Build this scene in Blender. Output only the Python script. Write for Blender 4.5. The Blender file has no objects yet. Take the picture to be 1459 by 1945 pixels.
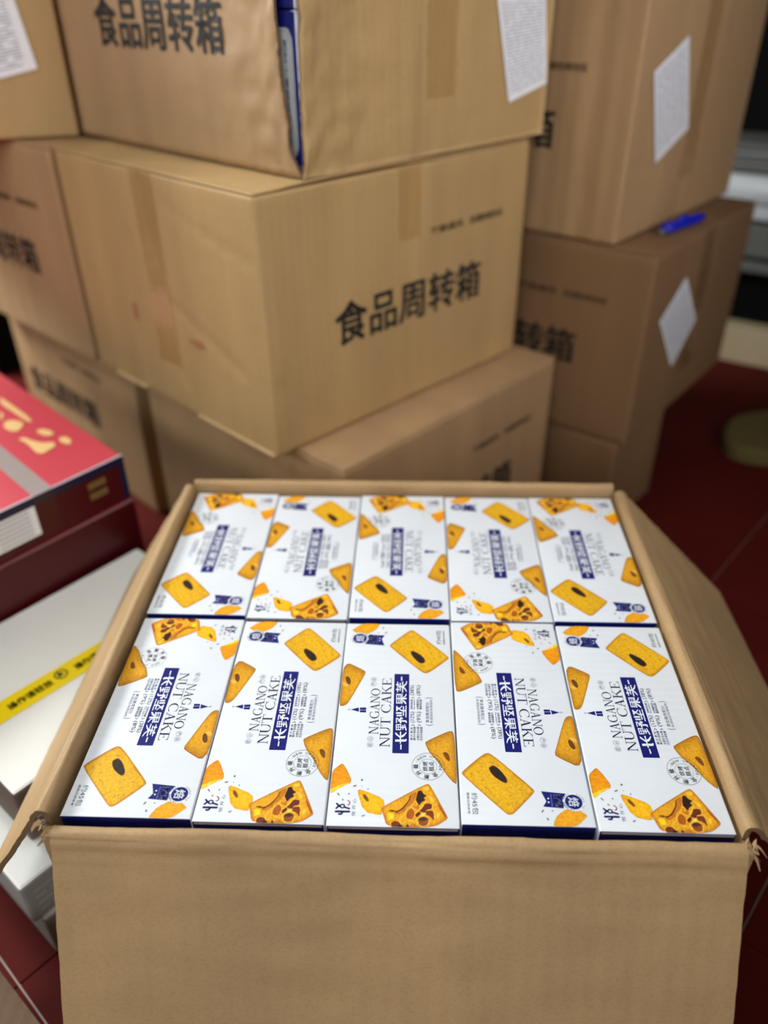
import bpy, bmesh, math, random, os
from math import sin, cos, pi, radians, hypot
from mathutils import Vector, Matrix, noise
import numpy as np

random.seed(7)
S = bpy.context.scene
COL = S.collection

# ------------------------------------------------------------------ camera
cam_d = bpy.data.cameras.new('camera')
cam = bpy.data.objects.new('camera', cam_d)
COL.objects.link(cam)
R_, U_, F_ = (0.99932243, 0.0357232, -0.00886187), (-0.01240358, 0.55355228, 0.83272205), (-0.03465301, 0.83204791, -0.55362031)
cam.matrix_world = Matrix(((R_[0], U_[0], -F_[0], 0.01200675), (R_[1], U_[1], -F_[1], -0.39502708),
                           (R_[2], U_[2], -F_[2], 0.57299588), (0, 0, 0, 1)))
cam_d.sensor_fit = 'HORIZONTAL'
cam_d.sensor_width = 36.0
cam_d.lens = 1495.012 / 1459 * 36
cam_d.clip_start = 0.02
cam_d.dof.use_dof = True
cam_d.dof.focus_distance = 0.72
cam_d.dof.aperture_fstop = 2.9
S.camera = cam

# ------------------------------------------------------------------ world, lamps, exposure
w = bpy.data.worlds.new('room_ambient'); S.world = w; w.use_nodes = True
w.node_tree.nodes['Background'].inputs[0].default_value = (1.0, 0.95, 0.90, 1)
w.node_tree.nodes['Background'].inputs[1].default_value = 0.09

def area(name, loc, target, size, size_y, power, color):
    d = bpy.data.lights.new(name, 'AREA'); d.shape = 'RECTANGLE'; d.size = size; d.size_y = size_y
    d.energy = power; d.color = color
    o = bpy.data.objects.new(name, d); COL.objects.link(o); o.location = loc
    o.rotation_euler = (Vector(target) - Vector(loc)).to_track_quat('-Z', 'Y').to_euler()
    return o
area('window_back_left', (-2.4, 1.6, 1.4), (0, .5, 0), 1.2, .6, 98, (.96, 1.0, 1.0))
area('left_area_light', (-2.2, -.3, 1.0), (0, .5, 0), 1.2, .4, 13, (.96, 1.0, 1.0))  # unseen broad light from the left
area('ceiling_tube_behind', (-.7, -2.4, 1.5), (0, .5, 0), 1.2, .6, 18, (.96, .99, 1.0))
area('added_front_fill', (.2, -3.4, 1.1), (0, .5, .3), 1.8, .8, 14, (.98, .99, 1.0))  # added front light, no known source, brightens the upper stack
area('added_top_fill', (-.2, .2, 2.3), (-.1, .25, 0), .9, .3, 2.6, (.96, .99, 1.0)).data.spread = 1.0  # added narrow top light that brightens the box lids
area('added_right_fill', (1.6, -.8, 1.5), (.2, 1.0, .5), .5, .5, 2.4, (1.0, .97, 1.0)).data.spread = .9  # added right light, narrowed to reach the upper stack and miss the right flap
area('shelf_strip_lamp', (2.3, 2.3, 1.0), (.6, 1.2, .5), .06, 1.1, 5, (.80, .72, 1.0))
S.view_settings.view_transform = 'Standard'
S.view_settings.look = 'None'
S.view_settings.gamma = 1.0
S.view_settings.use_curve_mapping = False
S.view_settings.exposure = 0.1

# ------------------------------------------------------------------ materials
def lin(c):
    return tuple(((x / 255) / 12.92 if x / 255 <= .04045 else ((x / 255 + .055) / 1.055) ** 2.4) for x in c[:3])

class NT:
    def __init__(s, name, rough=.6, spec=.5):
        s.m = bpy.data.materials.new(name); s.m.use_nodes = True
        s.t = s.m.node_tree; s.b = s.t.nodes['Principled BSDF']
        s.b.inputs['Roughness'].default_value = rough
        s.b.inputs['Specular IOR Level'].default_value = spec
    def n(s, kind, **kw):
        nd = s.t.nodes.new(kind)
        for k, v in kw.items():
            if k in nd.inputs: nd.inputs[k].default_value = v
            else: setattr(nd, k, v)
        return nd
    def l(s, a, b): s.t.links.new(a, b)

def plain(name, c, rough=.5, spec=.5, metal=0, var=.06, scale=30):
    t = NT(name, rough, spec)
    t.b.inputs['Metallic'].default_value = metal
    co = t.n('ShaderNodeTexCoord'); nz = t.n('ShaderNodeTexNoise', Scale=scale, Detail=4.0)
    t.l(co.outputs['Object'], nz.inputs['Vector'])
    mx = t.n('ShaderNodeMix', data_type='RGBA')
    a = lin(c)
    mx.inputs['A'].default_value = (*[x * (1 - var) for x in a], 1); mx.inputs['B'].default_value = (*[min(1, x * (1 + var)) for x in a], 1)
    t.l(nz.outputs['Fac'], mx.inputs['Factor']); t.l(mx.outputs['Result'], t.b.inputs['Base Color'])
    return t.m

def kraft(name, c, ribs=420, rib_axis='X', rough=.62, mottle=.12):
    """corrugated kraft board: fibres, soft mottling, faint flutes, small scuffs"""
    t = NT(name, rough, .35)
    co = t.n('ShaderNodeTexCoord')
    n1 = t.n('ShaderNodeTexNoise', Scale=5.0, Detail=3.0)
    n2 = t.n('ShaderNodeTexNoise', Scale=620.0, Detail=4.0, Roughness=.6)
    mp = t.n('ShaderNodeMapping'); mp.inputs['Scale'].default_value = (.5, .5, 1)
    m1 = t.n('ShaderNodeMapping'); m1.inputs['Scale'].default_value = (2.2, 2.2, .35); t.l(co.outputs['Object'], m1.inputs['Vector']); t.l(m1.outputs['Vector'], n1.inputs['Vector']); t.l(co.outputs['Object'], mp.inputs['Vector']); t.l(mp.outputs['Vector'], n2.inputs['Vector'])
    a = lin(c)
    r = t.n('ShaderNodeValToRGB')
    r.color_ramp.elements[0].position = .25; r.color_ramp.elements[1].position = .75
    r.color_ramp.elements[0].color = (*[x * (1 - mottle) for x in a], 1)
    r.color_ramp.elements[1].color = (a[0] * (1 + mottle), a[1] * (1 + mottle), a[2] * (1 + mottle * .8), 1)
    t.l(n1.outputs['Fac'], r.inputs['Fac'])
    r2 = t.n('ShaderNodeValToRGB')
    r2.color_ramp.elements[0].position = .33; r2.color_ramp.elements[1].position = .52
    r2.color_ramp.elements[0].color = (.78, .76, .73, 1); r2.color_ramp.elements[1].color = (1, 1, 1, 1)
    t.l(n2.outputs['Fac'], r2.inputs['Fac'])
    mx = t.n('ShaderNodeMix', data_type='RGBA', blend_type='MULTIPLY'); mx.inputs['Factor'].default_value = .55
    t.l(r.outputs['Color'], mx.inputs['A']); t.l(r2.outputs['Color'], mx.inputs['B'])
    t.l(mx.outputs['Result'], t.b.inputs['Base Color'])
    wv = t.n('ShaderNodeTexWave', wave_type='BANDS', bands_direction=rib_axis, Scale=ribs / 20, Distortion=.8)
    t.l(co.outputs['Object'], wv.inputs['Vector'])
    n3 = t.n('ShaderNodeTexNoise', Scale=14.0, Detail=5.0); t.l(co.outputs['Object'], n3.inputs['Vector'])
    ad = t.n('ShaderNodeMath', operation='MULTIPLY_ADD'); ad.inputs[1].default_value = .10
    t.l(wv.outputs['Fac'], ad.inputs[0]); t.l(n3.outputs['Fac'], ad.inputs[2])
    bp = t.n('ShaderNodeBump', Strength=.45, Distance=.004)
    t.l(ad.outputs[0], bp.inputs['Height']); t.l(bp.outputs['Normal'], t.b.inputs['Normal'])
    return t.m

def ink_mat(name, rough=.38, var=0.0, scale=900, bump=0.0):
    """flat print: colour from the artwork's own colour attribute"""
    t = NT(name, rough, .4)
    at = t.n('ShaderNodeAttribute', attribute_name='Col')
    if var:
        co = t.n('ShaderNodeTexCoord'); nz = t.n('ShaderNodeTexNoise', Scale=scale, Detail=6.0, Roughness=.65)
        t.l(co.outputs['Object'], nz.inputs['Vector'])
        r = t.n('ShaderNodeValToRGB')
        r.color_ramp.elements[0].position = .3; r.color_ramp.elements[1].position = .62
        r.color_ramp.elements[0].color = (1 - var * .8, 1 - var * 1.3, 1 - var * 2, 1); r.color_ramp.elements[1].color = (1.12, 1.1, 1.05, 1)
        t.l(nz.outputs['Fac'], r.inputs['Fac'])
        mx = t.n('ShaderNodeMix', data_type='RGBA', blend_type='MULTIPLY'); mx.inputs['Factor'].default_value = 1
        t.l(at.outputs['Color'], mx.inputs['A']); t.l(r.outputs['Color'], mx.inputs['B'])
        t.l(mx.outputs['Result'], t.b.inputs['Base Color'])
    else:
        t.l(at.outputs['Color'], t.b.inputs['Base Color'])
    return t.m

def tape_mat(name, tint, gloss, rough=.12):
    """clear film: lets the board through, tints it a little, mirrors lamps"""
    t = NT(name)
    t.t.nodes.remove(t.b)
    co = t.n('ShaderNodeTexCoord'); nz = t.n('ShaderNodeTexNoise', Scale=38.0, Detail=4.0)
    t.l(co.outputs['Object'], nz.inputs['Vector'])
    bp = t.n('ShaderNodeBump', Strength=.6, Distance=.004); t.l(nz.outputs['Fac'], bp.inputs['Height'])
    tr = t.n('ShaderNodeBsdfTransparent'); tr.inputs['Color'].default_value = (*lin(tint), 1)
    gl = t.n('ShaderNodeBsdfGlossy', Roughness=rough); t.l(bp.outputs['Normal'], gl.inputs['Normal'])
    fr = t.n('ShaderNodeFresnel', IOR=gloss); t.l(bp.outputs['Normal'], fr.inputs['Normal'])
    ge = t.n('ShaderNodeNewGeometry'); iv = t.n('ShaderNodeMath', operation='SUBTRACT'); iv.inputs[0].default_value = 1.0
    t.l(ge.outputs['Backfacing'], iv.inputs[1])
    mu = t.n('ShaderNodeMath', operation='MULTIPLY'); t.l(fr.outputs[0], mu.inputs[0]); t.l(iv.outputs[0], mu.inputs[1])
    mx = t.n('ShaderNodeMixShader'); t.l(mu.outputs[0], mx.inputs[0])
    t.l(tr.outputs[0], mx.inputs[1]); t.l(gl.outputs[0], mx.inputs[2]); t.l(mx.outputs[0], t.t.nodes['Material Output'].inputs['Surface'])
    return t.m

KR = (176, 142, 103)
M_kraft = kraft('kraft_board', KR)
M_kraft_lit = kraft('kraft_board_lit_yellow', (186, 153, 104))  # paler kraft copy: stronger light on these cartons put into the colour
M_kraft_shaded = kraft('kraft_board_shaded', (134, 102, 70))  # darker kraft copy: shade on the right-hand stack put into the colour
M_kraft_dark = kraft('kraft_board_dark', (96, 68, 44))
M_kraft_open = kraft('kraft_board_open_carton', (180, 147, 105), ribs=380)
M_liner = kraft('kraft_inner_liner', (158, 126, 90), ribs=380)
M_edge = plain('board_cut_edge', (122, 98, 72), .8, .2, var=.3, scale=500)
M_edge_pale = plain('pale_board_edge', (196, 164, 122), .7, .2, var=.1, scale=200)
M_black = plain('black_print', (38, 36, 34), .6, .3)
M_faint = plain('faint_black_print', (82, 64, 44), .6, .3)
M_tape = tape_mat('clear_brown_tape', (248, 244, 236), 1.42, .12)
M_tape_silver = plain('clear_silver_tape', (176, 186, 178), .2, .6)
M_tape_silver.node_tree.nodes['Principled BSDF'].inputs['Alpha'].default_value = .62
M_white = None
M_navy = plain('navy_board', (14, 24, 104), .32, .5, var=.03)
M_ink = ink_mat('printing_ink')
M_cookie = ink_mat('biscuit_print', var=.24, scale=360)
M_paper = plain('white_paper', (244, 245, 248), .6, .3, var=.02)
M_grey_ink = plain('grey_paper_print', (164, 167, 174), .6, .3)
M_yellow = plain('yellow_tape', (246, 216, 14), .3, .5, var=.05)
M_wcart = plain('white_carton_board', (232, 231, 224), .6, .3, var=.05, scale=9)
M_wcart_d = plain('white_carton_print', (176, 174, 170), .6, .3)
M_red = plain('red_carton_gloss', (204, 66, 78), .42, .5, var=.08, scale=8)  # pinker red: the haze of its gloss is put into the colour
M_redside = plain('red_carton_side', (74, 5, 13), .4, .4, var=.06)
M_gold = plain('gold_print', (238, 196, 132), .4, .4)
M_navyedge = plain('navy_edge_print', (24, 24, 58), .35, .5)
M_paleline = plain('pale_edge_print', (190, 186, 196), .4, .4)
M_tile = plain('red_floor_tile', (88, 24, 19), .65, .08, var=.22, scale=6)
M_grout = plain('pale_grout', (205, 186, 174), .8, .2)
M_dark = plain('dark_wall', (12, 11, 10), .9, .05)
M_steel = plain('white_enamel_steel', (205, 208, 210), .3, .5, var=.04)
M_steel_d = plain('grey_steel', (110, 110, 106), .4, .5, var=.06)
M_beige = plain('beige_plinth', (196, 176, 140), .6, .3)
M_shadow = plain('void_shadow', (8, 8, 8), .8, .1)  # near-black: the shade of voids and recesses put into the colour
M_pen = plain('blue_plastic', (18, 30, 190), .3, .5)
M_pad = plain('olive_pad', (112, 98, 58), .8, .2, var=.1)

def white_box_mat():
    t = NT('white_laminated_board', .30, .45)
    co = t.n('ShaderNodeTexCoord')
    nz = t.n('ShaderNodeTexNoise', Scale=22.0, Detail=3.0); t.l(co.outputs['Object'], nz.inputs['Vector'])
    mx = t.n('ShaderNodeMix', data_type='RGBA')
    mx.inputs['A'].default_value = (*lin((226, 230, 236)), 1); mx.inputs['B'].default_value = (*lin((236, 240, 244)), 1)
    t.l(nz.outputs['Fac'], mx.inputs['Factor']); t.l(mx.outputs['Result'], t.b.inputs['Base Color'])
    wv = t.n('ShaderNodeTexWave', wave_type='BANDS', bands_direction='X', Scale=34.0, Distortion=.6)
    t.l(co.outputs['Object'], wv.inputs['Vector'])
    bp = t.n('ShaderNodeBump', Strength=.3, Distance=.0013)
    n2 = t.n('ShaderNodeTexNoise', Scale=40.0, Detail=2.0); t.l(co.outputs['Object'], n2.inputs['Vector'])
    ad = t.n('ShaderNodeMath', operation='MULTIPLY'); t.l(wv.outputs['Fac'], ad.inputs[0]); t.l(n2.outputs['Fac'], ad.inputs[1])
    t.l(ad.outputs[0], bp.inputs['Height']); t.l(bp.outputs['Normal'], t.b.inputs['Normal'])
    return t.m
M_white = white_box_mat()

# ------------------------------------------------------------------ helpers
def link(o, parent=None):
    COL.objects.link(o)
    if parent is not None: o.parent = parent
    return o

def mesh_obj(name, verts, faces, mats, parent=None, mi=None, smooth=False, cols=None):
    me = bpy.data.meshes.new(name)
    me.from_pydata([tuple(v) for v in verts], [], faces)
    for m in (mats if isinstance(mats, (list, tuple)) else [mats]): me.materials.append(m)
    if mi: me.polygons.foreach_set('material_index', mi)
    if smooth: me.polygons.foreach_set('use_smooth', [True] * len(me.polygons))
    if cols:
        a = me.color_attributes.new('Col', 'FLOAT_COLOR', 'POINT')
        a.data.foreach_set('color', [x for c in cols for x in (*c, 1.0)])
    me.update()
    return link(bpy.data.objects.new(name, me), parent)

def tag(o, label=None, cat=None, group=None, kind=None):
    if label: o['label'] = label
    if cat: o['category'] = cat
    if group: o['group'] = group
    if kind: o['kind'] = kind
    return o

class MB:
    def __init__(s): s.v = []; s.f = []; s.mi = []; s.c = []
    def poly(s, pts, mi=0, col=None):
        b = len(s.v); s.v += [tuple(p) for p in pts]; s.f.append(tuple(range(b, b + len(pts)))); s.mi.append(mi)
        s.c += [col or (1, 1, 1)] * len(pts)
    def box(s, x0, y0, z0, x1, y1, z1, mi=0, M=None):
        P = [Vector((x, y, z)) for z in (z0, z1) for y in (y0, y1) for x in (x0, x1)]
        if M: P = [M @ p for p in P]
        b = len(s.v); s.v += [tuple(p) for p in P]; s.c += [(1, 1, 1)] * 8
        for q in ((0, 2, 3, 1), (4, 5, 7, 6), (0, 1, 5, 4), (2, 6, 7, 3), (0, 4, 6, 2), (1, 3, 7, 5)):
            s.f.append(tuple(b + i for i in q)); s.mi.append(mi)
    def build(s, name, mats, parent=None, smooth=False, colors=False, bevel=0):
        o = mesh_obj(name, s.v, s.f, mats, parent, s.mi, smooth, s.c if colors else None)
        if bevel: bev(o, bevel)
        return o

def bev(o, wd, seg=2):
    m = o.modifiers.new('bevel', 'BEVEL'); m.width = wd; m.segments = seg; m.limit_method = 'ANGLE'; m.angle_limit = radians(40)

def rounded_box(a, b, h, r, seg, disp=None, x0=0, y0=0, z0=0):
    """closed box shell with rounded edges; disp(axis, side, p) pushes face points along the face normal"""
    def ticks(n, L):
        core = [r + (L - 2 * r) * i / n for i in range(n + 1)]
        return [0, r * .3, r * .65] + core + [L - r * .65, L - r * .3, L]
    D = (a, b, h); T = [ticks(seg[i], D[i]) for i in range(3)]
    vid = {}; V = []; Fc = []; ax_of = []
    def vert(p):
        k = tuple(round(x, 6) for x in p)
        if k in vid: return vid[k]
        q = Vector([min(max(p[i], r), D[i] - r) for i in range(3)]); d = Vector(p) - q
        L = d.length
        nrm = d / L if L > 1e-9 else Vector((0, 0, 1))
        res = q + nrm * r
        if disp: res = res + nrm * disp(Vector(p), nrm)
        vid[k] = len(V); V.append((res.x + x0, res.y + y0, res.z + z0)); return vid[k]
    for ax in range(3):
        i, j = (ax + 1) % 3, (ax + 2) % 3
        for side in (0, 1):
            for ii in range(len(T[i]) - 1):
                for jj in range(len(T[j]) - 1):
                    ps = []
                    for (s_, t_) in ((0, 0), (1, 0), (1, 1), (0, 1)):
                        p = [0, 0, 0]; p[ax] = D[ax] * side; p[i] = T[i][ii + s_]; p[j] = T[j][jj + t_]
                        ps.append(vert(p))
                    if not side: ps.reverse()
                    Fc.append(tuple(ps)); ax_of.append((ax, side))
    return V, Fc, ax_of

_tc = {}
def text_mesh(txt, off=0.0):
    off *= 1.0
    """outline of a string as (verts, faces), unit size, from Blender's own built-in font"""
    k = (txt, off)
    if k in _tc: return _tc[k]
    cu = bpy.data.curves.new('t', 'FONT'); cu.body = txt; cu.size = 1; cu.resolution_u = 2
    o = bpy.data.objects.new('t', cu); COL.objects.link(o)
    dg = bpy.context.evaluated_depsgraph_get()
    me = o.evaluated_get(dg).to_mesh()
    V = [(v.co.x, v.co.y) for v in me.vertices]; Fc = [tuple(p.vertices) for p in me.polygons]
    o.evaluated_get(dg).to_mesh_clear(); bpy.data.objects.remove(o); bpy.data.curves.remove(cu)
    if off:                                                           # bolder: the outline laid down again a hair to each side
        V0, F0 = list(V), list(Fc); V = []; Fc = []
        for dx, dy in ((-off, -off), (off, -off), (off, off), (-off, off), (0, 0)):
            b = len(V); V += [(x + dx, y + dy) for x, y in V0]; Fc += [tuple(b + i for i in f) for f in F0]
    xs = [v[0] for v in V] or [0, 1]; ys = [v[1] for v in V] or [0, 1]
    sx = (max(xs) - min(xs)) or 1; sy = (max(ys) - min(ys)) or 1
    V = [((x - min(xs)) / sx, (y - min(ys)) / sy) for x, y in V]
    _tc[k] = (V, Fc, sx / sy); return _tc[k]

def chaikin(P, n=2, k=.22):
    for _ in range(n):
        Q = []
        for i in range(len(P)):
            p, q = P[i], P[(i + 1) % len(P)]
            Q += [(p[0] + (q[0] - p[0]) * k, p[1] + (q[1] - p[1]) * k), (p[0] + (q[0] - p[0]) * (1 - k), p[1] + (q[1] - p[1]) * (1 - k))]
        P = Q
    return P

# ------------------------------------------------------------------ floor, walls
ZF = -0.3785
floor = mesh_obj('floor', [(-4, -3, ZF - .0035), (4, -3, ZF - .0035), (4, 4, ZF - .0035), (-4, 4, ZF - .0035)], [(0, 1, 2, 3)], M_grout)
tag(floor, kind='structure')
ts = .30; ya = radians(50.5)
tb = MB(); g = .0010
tb.box(g, g, -.006, ts - g, ts - g, 0)
tile0 = tb.build('floor_tile', M_tile, floor, bevel=.0006)
n_t = 0
for i in range(-9, 13):
    for j in range(-9, 13):
        x = .412 + (i * cos(ya) - j * sin(ya)) * ts; y = .124 + (i * sin(ya) + j * cos(ya)) * ts
        cx = x + (cos(ya) - sin(ya)) * ts / 2; cy = y + (sin(ya) + cos(ya)) * ts / 2
        vis = (cx > .12 and -.35 < cy < 2.6 and cx < 1.9 and cy > 1.9 * cx - 1.6 - .9) or (-.95 < cx < .1 and -.45 < cy < .5)
        if not (-2.4 < cx < 2.2 and -.7 < cy < 3.3): continue
        o = tile0 if n_t == 0 else tile0.copy()
        if n_t: COL.objects.link(o); o.parent = floor
        n_t += 1
        o.location = (x, y, ZF + random.uniform(-.0003, .0003)); o.rotation_euler = (0, 0, ya)
for nm, vs in (('wall_back', [(-4, 3.6, ZF), (4, 3.6, ZF), (4, 3.6, 2.4), (-4, 3.6, 2.4)]),
               ('wall_left', [(-2.6, -3, ZF), (-2.6, 3.6, ZF), (-2.6, 3.6, 2.4), (-2.6, -3, 2.4)])):
    P = [Vector(v) for v in vs]; nrm = (P[1] - P[0]).cross(P[3] - P[0]).normalized()
    V = P + [p - nrm * .1 for p in P]
    tag(mesh_obj(nm, V, [(0, 1, 2, 3), (7, 6, 5, 4), (0, 4, 5, 1), (1, 5, 6, 2), (2, 6, 7, 3), (3, 7, 4, 0)], M_dark), kind='structure')

# ------------------------------------------------------------------ sealed shipping cartons
BIG = '\u98df\u54c1\u5468\u8f6c\u7bb1'
def carton_disp(seed, amp, creases=()):
    def f(p, n):
        q = Vector((p.x * 3.1 + seed * 7.3, p.y * 3.1, p.z * 3.1))
        d = amp * .9 * noise.noise(q) + amp * .35 * noise.noise(q * 3.7)
        for (ax, s0, z0, s1, z1, dep, wd) in creases:
            if abs(n[1 - ax]) < .7: continue
            s = p[ax]
            dx, dz = s1 - s0, z1 - z0; L2 = dx * dx + dz * dz
            t = min(1, max(0, ((s - s0) * dx + (p.z - z0) * dz) / L2))
            dd = hypot(s - s0 - t * dx, p.z - z0 - t * dz)
            if dd < wd * 3: d -= dep * math.exp(-(dd / wd) ** 2)
        return d
    return f

def carton(label, N, yaw, a, b, h, text_side, mat, seed, amp=.0016, creases=(), print_big=True, tape=True, tape_faces=('end',),
           label_at=None, print_small=True, body=True, surf=None, group=None, top_raise=0.0, t_start=.128, z_shift=0.0):
    """local frame: origin at the near bottom corner, x along the right face, y along the left face.
    a = printed side, b = plain end; text_side 'R' prints the right face."""
    wr, wl = (a, b) if text_side == 'R' else (b, a)
    root = bpy.data.objects.new('shipping_carton', None); COL.objects.link(root)
    root.empty_display_size = .05
    root.location = N; root.rotation_euler = (0, 0, yaw)
    tag(root, label, 'carton', group)
    D = surf or carton_disp(seed, amp, creases)
    ft = .004
    if body:
        V, Fc, _ = rounded_box(wr, wl, h - ft, .005, (60, 60, 36), D)
        mesh_obj('carton_body', V, Fc, mat, root, smooth=True)
    # two long top flaps that meet in the middle
    for k in (0, 1):
        m = MB(); n = 14
        lo, hi = .0015, .0015
        for side, zz in ((0, 0), (1, ft)):
            pass
        if text_side == 'R':
            y0, y1 = (.001, wl / 2 - .0008) if k == 0 else (wl / 2 + .0008, wl - .001)
            P = lambda u, v, z: (.001 + u * (wr - .002), y0 + v * (y1 - y0), z)
        else:
            x0, x1 = (.001, wr / 2 - .0008) if k == 0 else (wr / 2 + .0008, wr - .001)
            P = lambda u, v, z: (x0 + v * (x1 - x0), .001 + u * (wl - .002), z)
        rows = []
        for i in range(n + 1):
            u = i / n
            for jv in (0, 1):
                lift = top_raise * sin(pi * min(1, u * 1.6)) if (k == 0 and jv == 0 and u < .62) else 0
                lift += .0006 * noise.noise(Vector((u * 5, k * 3 + jv, seed)))
                rows.append((P(u, jv, h - ft + .0004 + max(0, lift)), P(u, jv, h + lift)))
        vv = []; 
        for lo_, hi_ in rows: vv += [lo_, hi_]
        ff = []
        for i in range(n):
            q = i * 4
            ff += [(q, q + 4, q + 6, q + 2), (q + 1, q + 3, q + 7, q + 5), (q, q + 1, q + 5, q + 4), (q + 2, q + 6, q + 7, q + 3)]
        ff += [(0, 2, 3, 1), (n * 4, n * 4 + 1, n * 4 + 3, n * 4 + 2)]
        o = mesh_obj('top_flap', vv, ff, [mat], root); bev(o, .0012, 1)
    def face(side, s, z, out):
        # point on a side face: s measured from the near vertical edge
        if side == 'R': p = Vector((s, 0, z)); n = Vector((0, -1, 0))
        else: p = Vector((0, s, z)); n = Vector((-1, 0, 0))
        return p + n * (D(p, n) + out)
    def add_text(name, side, width, txt, t0, t1, z0, z1, off, m):
        V, Fc, asp = text_mesh(txt, off)
        P = []
        for (x, y) in V:
            t = t0 + x * (t1 - t0)
            s = t if side == 'R' else width - t
            P.append(face(side, s, z0 + y * (z1 - z0), .0011))
        return mesh_obj(name, P, Fc, m, root)
    wtext = a
    if print_big:
        add_text('printed_lettering', text_side, wtext, BIG, t_start, t_start + .337, .135 + z_shift, .201 + z_shift, .017, M_black)
    if print_small:
        mb = MB(); rnd = random.Random(3); sd = text_side
        for (w0, w1) in ((t_start + .205, t_start + .285), (t_start + .303, t_start + .388)):
            V, Fc, asp = text_mesh('\u5e72\u71e5\u901a\u98ce' if w0 < t_start + .29 else '\u9632\u6f6e\u9632\u6652\u52ff\u538b', .012)
            bse = len(mb.v)
            for (x, y) in V:
                t = w0 + x * (w1 - w0); s = t if sd == 'R' else wtext - t
                mb.v.append(tuple(face(sd, s, .262 + y * .012, .0011))); mb.c.append((1, 1, 1))
            for f_ in Fc: mb.f.append(tuple(bse + i for i in f_)); mb.mi.append(0)
        mb.build('printed_small_line', M_faint, root)
    end = 'L' if text_side == 'R' else 'R'
    def strip(name, side, s0, s1, z0, z1, m, out=.0016, jag=.002, skew=0.0):
        n = 12; vv = []
        for i in range(n + 1):
            z = z0 + (z1 - z0) * i / n
            vv += [face(side, s0 + skew * (z - z1), z, out), face(side, s1 + skew * (z - z1), z, out)]
        ff = [(2 * i, 2 * i + 1, 2 * i + 3, 2 * i + 2) for i in range(n)]
        if side == 'L': ff = [tuple(reversed(q)) for q in ff]
        return mesh_obj(name, vv, ff, m, root, smooth=True)
    if 'end' in tape_faces:
        strip('packing_tape', end, b / 2 - .03, b / 2 + .03, .075, h - .003, M_tape)
    if 'text' in tape_faces:
        strip('packing_tape', text_side, a / 2 - .03, a / 2 + .018, .265, h - .003, M_tape)
    if label_at:
        side, q = label_at
        mb = MB(); n = 10
        P00, P10, P11, P01 = q                                        # (s,z) corners: top-left, top-right, bottom-right, bottom-left
        def bil(u, v):
            s = (P00[0] * (1 - u) + P10[0] * u) * (1 - v) + (P01[0] * (1 - u) + P11[0] * u) * v
            z = (P00[1] * (1 - u) + P10[1] * u) * (1 - v) + (P01[1] * (1 - u) + P11[1] * u) * v
            return s, z
        for i in range(n):
            for j in range(n):
                mb.poly([face(side, *bil(uu / n, vv_ / n), .0022) for uu, vv_ in ((i, j + 1), (i + 1, j + 1), (i + 1, j), (i, j))] if side == 'R' else
                        [face(side, *bil(uu / n, vv_ / n), .0022) for uu, vv_ in ((i, j), (i + 1, j), (i + 1, j + 1), (i, j + 1))])
        rnd = random.Random(seed)
        for k in range(26):
            v = .05 + .9 * k / 26
            u = .05
            while u < .95:
                L = rnd.uniform(.04, .2)
                u1 = min(.95, u + L)
                mb.poly([face(side, *bil(uu, vv_), .0030) for uu, vv_ in ((u, v + .012), (u1, v + .012), (u1, v), (u, v))], 1)
                u = u1 + rnd.uniform(.01, .05)
        mb.build('paper_label', [M_paper, M_grey_ink], root)
    global _last
    _last = (root, face)
    return root, face

_last = None
KC = 1.065                                                           # right-hand stack
def far(p): return (0.0120 + (p[0] - 0.0120) * KC, -0.3950 + (p[1] + 0.3950) * KC, 0.5730 + (p[2] - 0.5730) * KC)
G1 = None
carton('brightly lit kraft carton in the middle of the central stack, fully legible black lettering', (-.1895, .6230, -.0100), radians(47.47),
       .583, .527, .3735, 'R', M_kraft_lit, 1, tape_faces=('end', 'text'), top_raise=.004,
       creases=((1, .275, .36, .235, .06, .0032, .008), (1, .28, .20, .06, .115, .0030, .006), (1, .02, .285, .12, .305, .0024, .005), (1, .12, .305, .22, .33, .0016, .005), (1, .33, .26, .36, .02, .0026, .010),
                (1, .05, .0, .02, .37, -.0016, .004), (0, .022, .0, .020, .37, -.0016, .004), (0, .29, .36, .29, .02, .0014, .008), (0, .02, .11, .10, .02, .002, .012)))
B_root, B_face = _last
carton('kraft carton on the floor under the brightly lit middle carton, half hidden by the open carton', (-.0871, .5906, -.3785), radians(49.52),
       .569, .517, .3665, 'R', M_kraft, 2, tape_faces=(), t_start=.112)
carton('kraft carton in the left stack, middle layer, lettering cut by the photo edge', (-.5917, .9854, -.0105), radians(48.78),
       .585, .528, .3713, 'L', M_kraft, 3, tape_faces=('end',), creases=((1, .26, .12, .24, .0, .003, .008),), t_start=.112)
carton('kraft carton at the bottom of the left stack behind the red carton', (-.5376, 1.0138, -.3785), radians(47.0),
       .584, .528, .3665, 'L', M_kraft, 4, tape_faces=(), t_start=.05)
carton('topmost left kraft carton carrying a tilted white paper sheet', (-.573, 1.090, .3630), radians(106),
       .585, .528, .361, 'R', M_kraft_lit, 5, print_big=False, print_small=False, tape_faces=(),
       label_at=('L', ((.36, .235), (.062, .235), (.045, .105), (.36, .040))))
H_lab = ((.046 * KC, .246 * KC), (.155 * KC, .289 * KC), (.223 * KC, .151 * KC), (.108 * KC, .111 * KC))
I_lab = ((.056 * KC, .217 * KC), (.149 * KC, .271 * KC), (.248 * KC, .166 * KC), (.163 * KC, .099 * KC))
I_N = far((.3970, .8770, -.1220)); hI = .3395 * KC
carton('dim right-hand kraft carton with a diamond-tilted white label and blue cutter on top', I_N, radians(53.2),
       .585 * KC, .485 * KC, hI, 'L', M_kraft_shaded, 6, tape_faces=('end',), label_at=('R', I_lab), t_start=.157)
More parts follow.
